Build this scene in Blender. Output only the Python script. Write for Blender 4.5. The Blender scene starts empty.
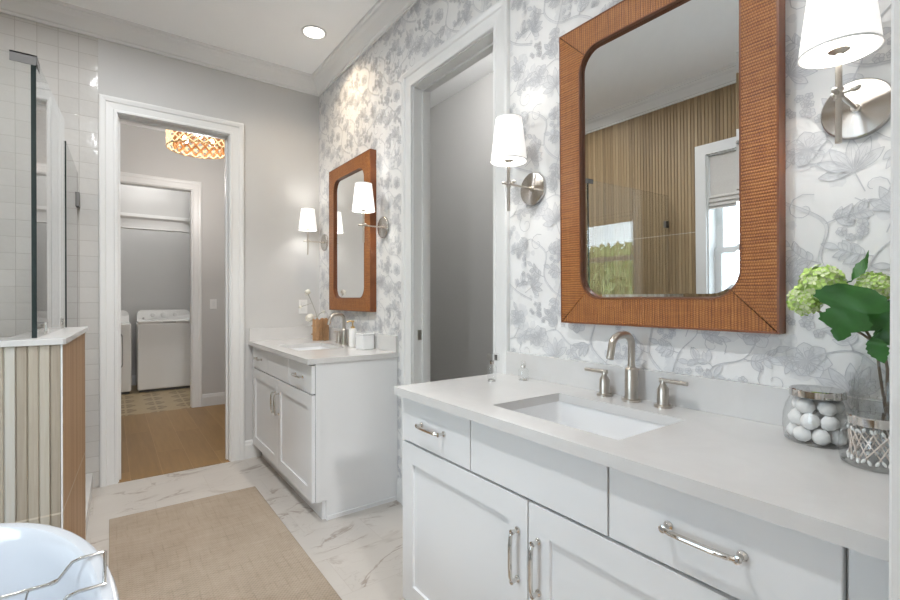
import bpy, bmesh, math, random
from mathutils import Vector, Matrix
random.seed(7)
PI = math.pi
R = math.radians
SC = bpy.context.scene
COL = SC.collection

# ---------------------------------------------------------------- camera, world, exposure
cd = bpy.data.cameras.new('camera')
cam = bpy.data.objects.new('camera', cd)
COL.objects.link(cam)
cam.location = (-1.439, 0.0, 1.25)
cam.rotation_euler = (R(90 - 0.24), 0, R(-36.236))
cd.sensor_width = 36.0
cd.lens = 36.0 * 463.3 / 900.0
cd.clip_start = 0.02
SC.camera = cam

SC.view_settings.view_transform = 'Standard'
SC.view_settings.look = 'None'
SC.view_settings.gamma = 1.0
SC.view_settings.use_curve_mapping = False
SC.view_settings.exposure = 0.32
SC.cycles.max_bounces = 10
SC.cycles.diffuse_bounces = 8
SC.cycles.glossy_bounces = 5
SC.cycles.transparent_max_bounces = 24
SC.cycles.sample_clamp_indirect = 6.0
SC.cycles.caustics_reflective = False
SC.cycles.caustics_refractive = False
SC.cycles.use_denoising = True

W = bpy.data.worlds.new('sky')
SC.world = W
W.use_nodes = True
bg = W.node_tree.nodes['Background']
bg.inputs[0].default_value = (0.78, 0.89, 1.0, 1)
bg.inputs[1].default_value = 6.6
WINDOW_POWER = 30.0
ADDED_CAN_POWER = 17.0
SHOWER_POWER = 3.2
SPOT_POWER = 3.6
SCONCE_POWER = 3.0
HALL_POWER = 21.0
LAUNDRY_POWER = 13.0
BEDROOM_POWER = 160.0
CLOSET_POWER = 8.0


def area(name, loc, rot, sx, sy, power, colour=(1, 1, 1), spread=180, shape='RECTANGLE', portal=False):
    l = bpy.data.lights.new(name, 'AREA')
    l.shape = shape
    l.size = sx
    l.size_y = sy
    l.energy = power
    l.color = colour
    l.spread = R(spread)
    if portal:
        l.cycles.is_portal = True
    o = bpy.data.objects.new(name, l)
    o.location = loc
    o.rotation_euler = rot
    COL.objects.link(o)
    return o


# main dimensions
YF, ZC, XL = 3.85, 3.09, -2.86          # far wall, ceiling, left wall
YN = 0.12                               # near wall (camera stands in its doorway)
WY0, WY1, WZ0, WZ1 = 0.42, 1.945, 0.74, 2.43   # window in the left wall
area('window_daylight_portal', (XL - 0.14, (WY0 + WY1) / 2, (WZ0 + WZ1) / 2), (0, R(-90), 0), WZ1 - WZ0, WY1 - WY0, 1, portal=True)


# ---------------------------------------------------------------- materials
def new_mat(name):
    m = bpy.data.materials.new(name)
    m.use_nodes = True
    nt = m.node_tree
    return m, nt, nt.nodes['Principled BSDF']


class NT:
    """small helper for node graphs"""
    def __init__(self, nt):
        self.nt = nt

    def n(self, t, **kw):
        x = self.nt.nodes.new(t)
        for k, v in kw.items():
            setattr(x, k, v)
        return x

    def put(self, sock, v):
        if hasattr(v, 'default_value') and hasattr(v, 'is_output'):
            self.nt.links.new(v, sock)
        else:
            sock.default_value = v

    def m(self, op, a, b=0.0, c=None):
        x = self.n('ShaderNodeMath', operation=op)
        self.put(x.inputs[0], a)
        self.put(x.inputs[1], b)
        if c is not None:
            self.put(x.inputs[2], c)
        return x.outputs[0]

    def vm(self, op, a, b=(0, 0, 0)):
        x = self.n('ShaderNodeVectorMath', operation=op)
        self.put(x.inputs[0], a)
        if op == 'SCALE':
            self.put(x.inputs[3], b)
        else:
            self.put(x.inputs[1], b)
        return x.outputs[1] if op in ('LENGTH', 'DISTANCE', 'DOT_PRODUCT') else x.outputs[0]

    def xyz(self, v):
        x = self.n('ShaderNodeSeparateXYZ')
        self.put(x.inputs[0], v)
        return x.outputs

    def comb(self, a, b, c=0.0):
        x = self.n('ShaderNodeCombineXYZ')
        self.put(x.inputs[0], a)
        self.put(x.inputs[1], b)
        self.put(x.inputs[2], c)
        return x.outputs[0]

    def obj(self):
        return self.n('ShaderNodeTexCoord').outputs['Object']

    def noise(self, v, scale, detail=3.0, rough=0.5, dist=0.0, col=False):
        x = self.n('ShaderNodeTexNoise')
        self.put(x.inputs['Vector'], v)
        x.inputs['Scale'].default_value = scale
        x.inputs['Detail'].default_value = detail
        x.inputs['Roughness'].default_value = rough
        x.inputs['Distortion'].default_value = dist
        return x.outputs['Color' if col else 'Fac']

    def smooth(self, v, a, b):
        x = self.n('ShaderNodeMapRange', interpolation_type='SMOOTHSTEP')
        self.put(x.inputs[0], v)
        x.inputs[1].default_value = a
        x.inputs[2].default_value = b
        return x.outputs[0]

    def mix(self, f, a, b):
        x = self.n('ShaderNodeMix', data_type='RGBA')
        self.put(x.inputs[0], f)
        self.put(x.inputs[6], a if not isinstance(a, tuple) else (*a, 1))
        self.put(x.inputs[7], b if not isinstance(b, tuple) else (*b, 1))
        return x.outputs[2]

    def ramp(self, f, stops):
        x = self.n('ShaderNodeValToRGB')
        self.put(x.inputs[0], f)
        e = x.color_ramp.elements
        while len(e) < len(stops):
            e.new(0.5)
        for k, (p, c) in enumerate(stops):
            e[k].position = p
            e[k].color = (*c, 1)
        return x.outputs[0]

    def white(self, v):
        x = self.n('ShaderNodeTexWhiteNoise', noise_dimensions='3D')
        self.put(x.inputs['Vector'], v)
        return x.outputs[0]

    def bump(self, h, strength, dist=0.002):
        x = self.n('ShaderNodeBump')
        self.put(x.inputs['Height'], h)
        x.inputs['Strength'].default_value = strength
        x.inputs['Distance'].default_value = dist
        return x.outputs[0]


def plain(name, c, rough=0.5, metal=0.0, spec=0.5, var=0.03, vscale=6.0, emit=0.0, ecol=None, coat=0.0, bump=0.0, bscale=80):
    m, nt, p = new_mat(name)
    g = NT(nt)
    f = g.noise(g.obj(), vscale, 3)
    lo = tuple(max(0, x * (1 - var)) for x in c)
    hi = tuple(min(1, x * (1 + var)) for x in c)
    g.put(p.inputs['Base Color'], g.mix(f, lo, hi))
    p.inputs['Roughness'].default_value = rough
    p.inputs['Metallic'].default_value = metal
    p.inputs['Specular IOR Level'].default_value = spec
    p.inputs['Coat Weight'].default_value = coat
    if emit:
        p.inputs['Emission Color'].default_value = (*(ecol or c), 1)
        p.inputs['Emission Strength'].default_value = emit
    if bump:
        g.put(p.inputs['Normal'], g.bump(g.noise(g.obj(), bscale, 3), bump))
    return m


def metal(name, c, rough, aniso=0.0):
    m, nt, p = new_mat(name)
    g = NT(nt)
    f = g.noise(g.obj(), 40, 2)
    g.put(p.inputs['Base Color'], g.mix(f, tuple(x * .96 for x in c), c))
    p.inputs['Metallic'].default_value = 1
    p.inputs['Roughness'].default_value = rough
    p.inputs['Anisotropic'].default_value = aniso
    return m


def clear(name, tint=(0.96, 0.985, 0.975), rough=0.0, boost=1.0):
    """thin clear glass: see-through with a grazing-angle gloss"""
    m, nt, p = new_mat(name)
    g = NT(nt)
    nt.nodes.remove(p)
    out = [x for x in nt.nodes if x.type == 'OUTPUT_MATERIAL'][0]
    tr = g.n('ShaderNodeBsdfTransparent')
    tr.inputs[0].default_value = (*tint, 1)
    gl = g.n('ShaderNodeBsdfGlossy')
    gl.inputs['Roughness'].default_value = rough
    ge = g.n('ShaderNodeNewGeometry')
    cs = g.m('ABSOLUTE', g.vm('DOT_PRODUCT', ge.outputs['Incoming'], ge.outputs['Normal']))
    fr = g.m('ADD', 0.04, g.m('MULTIPLY', 0.96, g.m('POWER', g.m('SUBTRACT', 1.0, cs), 5.0)))
    mx = g.n('ShaderNodeMixShader')
    f = g.m('MINIMUM', g.m('MULTIPLY', fr, boost), 1.0)
    nt.links.new(f, mx.inputs[0])
    nt.links.new(tr.outputs[0], mx.inputs[1])
    nt.links.new(gl.outputs[0], mx.inputs[2])
    nt.links.new(mx.outputs[0], out.inputs[0])
    return m


def marble_mat():
    m, nt, p = new_mat('marble_floor_tile')
    g = NT(nt)
    s = g.xyz(g.obj())
    tx, ty = 0.61, 0.305
    row = g.m('FLOOR', g.m('DIVIDE', s[1], ty))
    ux = g.m('ADD', g.m('DIVIDE', s[0], tx), g.m('MULTIPLY', row, 0.5))
    cell = g.comb(g.m('FLOOR', ux), row, 0.0)
    rnd = g.white(cell)
    fx = g.m('FRACT', ux)
    fy = g.m('FRACT', g.m('DIVIDE', s[1], ty))
    ex = g.m('MULTIPLY', g.m('MINIMUM', fx, g.m('SUBTRACT', 1.0, fx)), tx)
    ey = g.m('MULTIPLY', g.m('MINIMUM', fy, g.m('SUBTRACT', 1.0, fy)), ty)
    grout = g.smooth(g.m('MINIMUM', ex, ey), 0.0022, 0.0012)
    v = g.vm('ADD', g.comb(s[0], g.m('MULTIPLY', s[1], 1.7), 0.0), g.comb(g.m('MULTIPLY', rnd, 13.0), g.m('MULTIPLY', rnd, 7.0), 0.0))
    n = g.noise(v, 1.7, 5, 0.55, 1.2)
    vein = g.smooth(g.m('ABSOLUTE', g.m('SUBTRACT', n, 0.5)), 0.028, 0.0)
    brk = g.smooth(g.noise(v, 3.0, 2), 0.45, 0.62)
    n2 = g.noise(g.vm('ADD', v, (4, 9, 0)), 4.5, 4, 0.55, 1.5)
    v2 = g.m('MULTIPLY', g.smooth(g.m('ABSOLUTE', g.m('SUBTRACT', n2, 0.5)), 0.02, 0.0), 0.35)
    cloud = g.noise(v, 2.2, 4)
    col = g.mix(cloud, (0.46, 0.43, 0.395), (0.59, 0.558, 0.52))
    col = g.mix(g.m('MULTIPLY', g.m('MAXIMUM', vein, v2), g.m('MULTIPLY', brk, 0.95)), col, (0.30, 0.25, 0.21))
    col = g.mix(g.m('MULTIPLY', grout, 0.6), col, (0.45, 0.41, 0.37))
    g.put(p.inputs['Base Color'], col)
    p.inputs['Roughness'].default_value = 0.28
    return m


def zellige_mat():
    m, nt, p = new_mat('white_square_glazed_tile')
    g = NT(nt)
    s = g.xyz(g.obj())
    t = 0.1016
    u = g.m('DIVIDE', g.m('ADD', s[0], 1.5), t)
    w = g.m('DIVIDE', s[2], t)
    rnd = g.white(g.comb(g.m('FLOOR', u), g.m('FLOOR', w), 2.0))
    fx, fz = g.m('FRACT', u), g.m('FRACT', w)
    e = g.m('MULTIPLY', g.m('MINIMUM', g.m('MINIMUM', fx, g.m('SUBTRACT', 1.0, fx)), g.m('MINIMUM', fz, g.m('SUBTRACT', 1.0, fz))), t)
    gr = g.smooth(e, 0.0024, 0.0014)
    col = g.mix(rnd, (0.52, 0.51, 0.49), (0.56, 0.55, 0.53))
    col = g.mix(gr, col, (0.40, 0.385, 0.36))
    g.put(p.inputs['Base Color'], col)
    g.put(p.inputs['Roughness'], g.m('ADD', 0.12, g.m('MULTIPLY', gr, 0.6)))
    h = g.m('ADD', g.m('MULTIPLY', g.noise(g.vm('ADD', g.obj(), g.comb(rnd, rnd, rnd)), 16, 2), 1.0), g.m('MULTIPLY', gr, -0.35))
    g.put(p.inputs['Normal'], g.bump(h, 0.35, 0.006))
    return m


def ribbed_mat(name, stops, axis, pitch, off=0.0, rough=0.5, joint=(0.46, 1.2)):
    """wood-look ribbed tile: a colour per rib, fine long grain, a joint every 1.2 m"""
    m, nt, p = new_mat(name)
    g = NT(nt)
    s = g.xyz(g.obj())
    u = g.m('DIVIDE', g.m('ADD', s[axis], off), pitch)
    rnd = g.white(g.comb(g.m('FLOOR', u), 3.0, 1.0))
    grain = g.noise(g.comb(g.m('MULTIPLY', s[0], 60.0), g.m('MULTIPLY', s[1], 60.0), g.m('MULTIPLY', s[2], 3.0)), 2.0, 4, 0.6)
    f = g.m('ADD', g.m('MULTIPLY', rnd, 0.72), g.m('MULTIPLY', grain, 0.4))
    col = g.ramp(f, stops)
    if joint:
        z = g.m('DIVIDE', g.m('SUBTRACT', s[2], joint[0]), joint[1])
        fz = g.m('FRACT', g.m('ADD', z, 4.0))
        e = g.m('MULTIPLY', g.m('MINIMUM', fz, g.m('SUBTRACT', 1.0, fz)), joint[1])
        col = g.mix(g.smooth(e, 0.004, 0.0025), col, (0.55, 0.49, 0.40))
    g.put(p.inputs['Base Color'], col)
    p.inputs['Roughness'].default_value = rough
    return m


def rattan_mat(name, along):
    """woven cane: bundles of fine strands crossed at right angles"""
    m, nt, p = new_mat(name)
    g = NT(nt)
    s = g.xyz(g.obj())
    a, b = (s[1], s[2]) if along == 'y' else (s[2], s[1])
    warp = g.m('MULTIPLY', g.m('SUBTRACT', g.noise(g.obj(), 22, 3), 0.5), 3.2)
    row = g.m('DIVIDE', a, 0.0086)
    rib = g.m('ADD', 0.5, g.m('MULTIPLY', g.m('SINE', g.m('ADD', g.m('MULTIPLY', row, 2 * PI), warp)), 0.5))
    ph = g.m('MULTIPLY', g.m('FLOOR', g.m('ADD', row, 0.25)), PI)
    crs = g.m('ADD', 0.5, g.m('MULTIPLY', g.m('SINE', g.m('ADD', g.m('MULTIPLY', b, 2 * PI / 0.0062), ph)), 0.5))
    st = g.noise(g.comb(g.m('MULTIPLY', b, 7.0), g.m('MULTIPLY', a, 130.0), 0.0), 1.0, 4, 0.65)
    st2 = g.noise(g.comb(g.m('MULTIPLY', b, 110.0), g.m('MULTIPLY', a, 7.0), 5.0), 1.0, 3, 0.6)
    f = g.m('ADD', g.m('ADD', g.m('MULTIPLY', rib, 0.20), g.m('MULTIPLY', crs, 0.16)), g.m('ADD', g.m('MULTIPLY', st, 0.56), g.m('MULTIPLY', st2, 0.22)))
    col = g.ramp(f, [(0.32, (0.10, 0.027, 0.005)), (0.48, (0.225, 0.072, 0.014)), (0.62, (0.345, 0.125, 0.026)), (0.80, (0.46, 0.20, 0.052))])
    g.put(p.inputs['Base Color'], col)
    p.inputs['Roughness'].default_value = 0.45
    g.put(p.inputs['Normal'], g.bump(g.m('ADD', rib, g.m('MULTIPLY', crs, 0.5)), 0.5, 0.0015))
    return m


def oak_mat(name='oak_planks'):
    m, nt, p = new_mat(name)
    g = NT(nt)
    s = g.xyz(g.obj())
    u = g.m('DIVIDE', s[0], 0.19)
    row = g.m('FLOOR', u)
    w = g.m('ADD', g.m('DIVIDE', s[1], 1.9), g.m('MULTIPLY', g.white(g.comb(row, 1.0, 0.0)), 1.0))
    rnd = g.white(g.comb(row, g.m('FLOOR', w), 0.0))
    fx = g.m('FRACT', u)
    e = g.m('MULTIPLY', g.m('MINIMUM', fx, g.m('SUBTRACT', 1.0, fx)), 0.19)
    fw = g.m('FRACT', w)
    ew = g.m('MULTIPLY', g.m('MINIMUM', fw, g.m('SUBTRACT', 1.0, fw)), 1.9)
    gap = g.smooth(g.m('MINIMUM', e, ew), 0.003, 0.001)
    gr = g.noise(g.comb(g.m('MULTIPLY', s[0], 22.0), g.m('ADD', g.m('MULTIPLY', s[1], 1.6), g.m('MULTIPLY', rnd, 9.0)), 0.0), 1.5, 5, 0.6, 0.4)
    col = g.ramp(g.m('ADD', g.m('MULTIPLY', gr, 0.6), g.m('MULTIPLY', rnd, 0.4)), [(0.15, (0.175, 0.095, 0.028)), (0.55, (0.275, 0.155, 0.050)), (0.9, (0.35, 0.21, 0.078))])
    col = g.mix(g.m('MULTIPLY', gap, 0.3), col, (0.55, 0.36, 0.18))
    g.put(p.inputs['Base Color'], col)
    p.inputs['Roughness'].default_value = 0.38
    return m


def laundry_tile_mat():
    m, nt, p = new_mat('tan_patterned_tile')
    g = NT(nt)
    s = g.xyz(g.obj())
    t = 0.29
    fx = g.m('FRACT', g.m('DIVIDE', s[0], t))
    fy = g.m('FRACT', g.m('DIVIDE', s[1], t))
    dx, dy = g.m('SUBTRACT', fx, 0.5), g.m('SUBTRACT', fy, 0.5)
    r = g.m('SQRT', g.m('ADD', g.m('MULTIPLY', dx, dx), g.m('MULTIPLY', dy, dy)))
    a = g.m('ARCTAN2', dy, dx)
    fl = g.m('ABSOLUTE', g.m('COSINE', g.m('MULTIPLY', a, 3.0)))
    dot = g.m('MULTIPLY', g.smooth(g.m('ABSOLUTE', g.m('SUBTRACT', r, 0.22)), 0.15, 0.09), g.smooth(fl, 0.3, 0.6))
    n = g.noise(g.obj(), 9, 3)
    col = g.mix(n, (0.36, 0.275, 0.155), (0.43, 0.335, 0.20))
    col = g.mix(g.m('MULTIPLY', dot, 0.9), col, (0.17, 0.115, 0.06))
    g.put(p.inputs['Base Color'], col)
    p.inputs['Roughness'].default_value = 0.4
    return m


def rug_mat():
    m, nt, p = new_mat('beige_woven_rug')
    g = NT(nt)
    s = g.xyz(g.obj())
    wx = g.m('SINE', g.m('MULTIPLY', s[0], 2 * PI / 0.018))
    wy = g.m('SINE', g.m('MULTIPLY', s[1], 2 * PI / 0.018))
    n = g.noise(g.obj(), 5, 4, 0.6)
    n2 = g.noise(g.comb(g.m('MULTIPLY', s[0], 8.0), g.m('MULTIPLY', s[1], 60.0), 0.0), 1.0, 3)
    n3 = g.noise(g.comb(g.m('MULTIPLY', s[0], 60.0), g.m('MULTIPLY', s[1], 8.0), 3.0), 1.0, 3)
    weave = g.m('MULTIPLY', g.m('MULTIPLY', wx, wy), 0.15)
    gx = g.m('FRACT', g.m('ADD', g.m('DIVIDE', s[0], 0.046), g.m('MULTIPLY', g.noise(g.obj(), 3, 2), 0.5)))
    gy = g.m('FRACT', g.m('ADD', g.m('DIVIDE', s[1], 0.046), g.m('MULTIPLY', g.noise(g.obj(), 4, 2), 0.5)))
    yarn = g.m('MAXIMUM', g.smooth(g.m('ABSOLUTE', g.m('SUBTRACT', gx, 0.5)), 0.09, 0.03), g.smooth(g.m('ABSOLUTE', g.m('SUBTRACT', gy, 0.5)), 0.09, 0.03))
    yarn = g.m('MULTIPLY', yarn, g.m('MULTIPLY', g.smooth(g.noise(g.obj(), 11, 3), 0.40, 0.65), -0.17))
    f = g.m('ADD', g.m('ADD', g.m('ADD', g.m('MULTIPLY', n, 0.45), yarn), weave), g.m('MULTIPLY', g.m('ADD', n2, n3), 0.28))
    col = g.ramp(f, [(0.10, (0.26, 0.213, 0.165)), (0.5, (0.37, 0.308, 0.243)), (0.9, (0.465, 0.395, 0.32))])
    g.put(p.inputs['Base Color'], col)
    p.inputs['Roughness'].default_value = 0.95
    p.inputs['Specular IOR Level'].default_value = 0.1
    g.put(p.inputs['Normal'], g.bump(g.m('MULTIPLY', wx, wy), 0.4, 0.003))
    return m


def quartz_mat():
    m, nt, p = new_mat('white_quartz')
    g = NT(nt)
    n = g.noise(g.obj(), 6, 5, 0.6, 0.8)
    f = g.noise(g.obj(), 260, 2)
    col = g.mix(n, (0.58, 0.572, 0.56), (0.68, 0.675, 0.668))
    col = g.mix(g.m('MULTIPLY', g.smooth(f, 0.62, 0.72), 0.10), col, (0.5, 0.47, 0.44))
    g.put(p.inputs['Base Color'], col)
    p.inputs['Roughness'].default_value = 0.18
    return m


def siding_mat():
    m, nt, p = new_mat('white_lap_siding')
    g = NT(nt)
    s = g.xyz(g.obj())
    f = g.m('FRACT', g.m('DIVIDE', s[2], 0.16))
    col = g.mix(g.smooth(f, 0.10, 0.02), (0.55, 0.60, 0.63), (0.40, 0.45, 0.48))
    g.put(p.inputs['Base Color'], col)
    p.inputs['Roughness'].default_value = 0.6
    return m


def spun_metal(name, c):
    """brushed disc: highlights fan out from the centre"""
    m, nt, p = new_mat(name)
    g = NT(nt)
    s = g.xyz(g.obj())
    r = g.m('SQRT', g.m('ADD', g.m('MULTIPLY', s[1], s[1]), g.m('MULTIPLY', s[2], s[2])))
    ring = g.noise(g.comb(g.m('MULTIPLY', r, 900.0), 0.0, 0.0), 1.0, 1)
    g.put(p.inputs['Base Color'], g.mix(ring, tuple(x * .92 for x in c), c))
    p.inputs['Metallic'].default_value = 1
    p.inputs['Roughness'].default_value = 0.22
    p.inputs['Anisotropic'].default_value = 0.95
    p.inputs['Anisotropic Rotation'].default_value = 0.25
    tg = g.n('ShaderNodeTangent', direction_type='RADIAL', axis='X')
    nt.links.new(tg.outputs[0], p.inputs['Tangent'])
    return m


M = dict(
    paint=plain('greige_wall_paint', (0.565, 0.563, 0.555), 0.65, spec=0.3, var=0.015),
    ceiling=plain('white_ceiling_paint', (0.89, 0.90, 0.905), 0.8, spec=0.2, var=0.01),
    trim=plain('white_trim_paint', (0.73, 0.735, 0.73), 0.35, var=0.01),
    cabinet=plain('white_cabinet_lacquer', (0.74, 0.75, 0.76), 0.32, var=0.01),
    gap=plain('painted_gap_shade', (0.22, 0.22, 0.22), 0.8),
    quartz=quartz_mat(),
    ceramic=plain('white_ceramic', (0.80, 0.81, 0.82), 0.08, var=0.01, coat=0.3),
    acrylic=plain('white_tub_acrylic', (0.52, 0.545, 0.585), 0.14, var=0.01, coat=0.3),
    wallpaper=plain('white_wallpaper', (0.78, 0.778, 0.77), 0.75, spec=0.2, var=0.03, vscale=5),
    ink_pale=plain('pale_grey_blue_print', (0.71, 0.712, 0.715), 0.75, spec=0.2, var=0.10, vscale=60),
    ink_mid=plain('grey_blue_print', (0.665, 0.67, 0.68), 0.75, spec=0.2, var=0.18, vscale=70),
    ink_line=plain('slate_print_lines', (0.555, 0.56, 0.575), 0.75, spec=0.2, var=0.15, vscale=40),
    marble=marble_mat(),
    zellige=zellige_mat(),
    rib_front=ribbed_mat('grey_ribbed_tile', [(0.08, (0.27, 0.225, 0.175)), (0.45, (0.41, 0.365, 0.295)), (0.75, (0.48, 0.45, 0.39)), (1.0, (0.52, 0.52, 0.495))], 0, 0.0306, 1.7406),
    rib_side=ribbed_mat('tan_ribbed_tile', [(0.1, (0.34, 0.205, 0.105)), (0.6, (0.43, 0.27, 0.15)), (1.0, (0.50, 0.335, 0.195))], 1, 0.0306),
    rib_wall=ribbed_mat('brown_ribbed_tile', [(0.05, (0.20, 0.138, 0.075)), (0.4, (0.285, 0.20, 0.108)), (0.75, (0.345, 0.25, 0.14)), (1.0, (0.44, 0.33, 0.20))], 1, 0.0306, joint=(1.77, 2.4)),
    rattan_y=rattan_mat('woven_cane_rail', 'y'),
    rattan_z=rattan_mat('woven_cane_stile', 'z'),
    rim_wood=plain('red_brown_wood', (0.19, 0.060, 0.018), 0.35, var=0.2, vscale=20),
    mirror=metal('silvered_mirror', (0.90, 0.91, 0.91), 0.0),
    nickel=metal('brushed_nickel', (0.52, 0.48, 0.43), 0.30, 0.3),
    spun=spun_metal('spun_nickel', (0.60, 0.575, 0.55)),
    chrome=metal('polished_nickel', (0.72, 0.70, 0.67), 0.09),
    brass=metal('brass', (0.66, 0.45, 0.20), 0.28),
    greymetal=metal('satin_metal', (0.20, 0.195, 0.19), 0.55),
    glass=clear('shower_glass', (0.982, 0.99, 0.987), boost=1.35),
    pane=clear('window_glass', (0.97, 0.985, 0.98)),
    jar=clear('clear_jar_glass', (0.985, 0.988, 0.986), boost=1.3),
    cutglass=clear('cut_glass', (0.975, 0.98, 0.977), 0.05, boost=1.5),
    glass_edge=plain('dark_green_glass_edge', (0.018, 0.028, 0.027), 0.12),
    oak=oak_mat(),
    laundry_tile=laundry_tile_mat(),
    rug=rug_mat(),
    siding=siding_mat(),
    white_plastic=plain('white_plastic', (0.78, 0.78, 0.77), 0.35, var=0.01),
    enamel=plain('white_enamel', (0.84, 0.84, 0.83), 0.25, var=0.01),
    grey_plastic=plain('grey_plastic', (0.40, 0.40, 0.40), 0.4),
    dark_plastic=plain('dark_plastic', (0.10, 0.10, 0.10), 0.5),
    shade=plain('white_linen_shade', (0.84, 0.83, 0.81), 0.9, var=0.01, emit=0.55, ecol=(1.0, 0.975, 0.94), spec=0.1),
    bulb=plain('lit_bulb', (1, 1, 1), 0.5, emit=9.0, ecol=(1.0, 0.94, 0.84)),
    can=plain('lit_lens', (1, 1, 1), 0.5, emit=7.0, ecol=(1.0, 0.95, 0.88)),
    crystal=plain('lit_crystal', (0.45, 0.28, 0.11), 0.15, emit=0.95, ecol=(1.0, 0.78, 0.48)),
    amber=plain('lit_amber', (0.20, 0.08, 0.02), 0.4, emit=0.22, ecol=(1.0, 0.36, 0.07)),
    linen=plain('grey_linen', (0.62, 0.60, 0.57), 0.95, spec=0.1, var=0.08, vscale=90, bump=0.2, bscale=250),
    cotton=plain('white_cotton', (0.83, 0.83, 0.82), 1.0, spec=0.05, var=0.03, bump=0.5, bscale=120),
    paper=plain('swab_stick_paper', (0.74, 0.66, 0.60), 0.8),
    petal=plain('lime_green_petal', (0.52, 0.72, 0.20), 0.6, var=0.3, vscale=60),
    petal2=plain('pale_green_petal', (0.66, 0.74, 0.42), 0.6, var=0.2, vscale=60),
    leaf=plain('dark_green_leaf', (0.030, 0.130, 0.020), 0.42, var=0.35, vscale=25),
    stalk=plain('brown_stem', (0.15, 0.11, 0.07), 0.6, var=0.2),
    bark=plain('tan_bark', (0.40, 0.235, 0.12), 0.75, var=0.35, vscale=40, bump=0.6, bscale=60),
    flower=plain('cream_flower', (0.82, 0.80, 0.72), 0.7, var=0.08),
    twig=plain('grey_green_twig', (0.33, 0.33, 0.28), 0.7),
    tree_leaf=plain('tree_foliage', (0.42, 0.50, 0.20), 0.7, var=0.5, vscale=3),
    trunk=plain('tree_bark', (0.16, 0.12, 0.09), 0.9, var=0.3),
    bounce_ground=plain('pale_bounce_ground', (0.66, 0.66, 0.65), 0.9, var=0.1, vscale=2),
)


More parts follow.
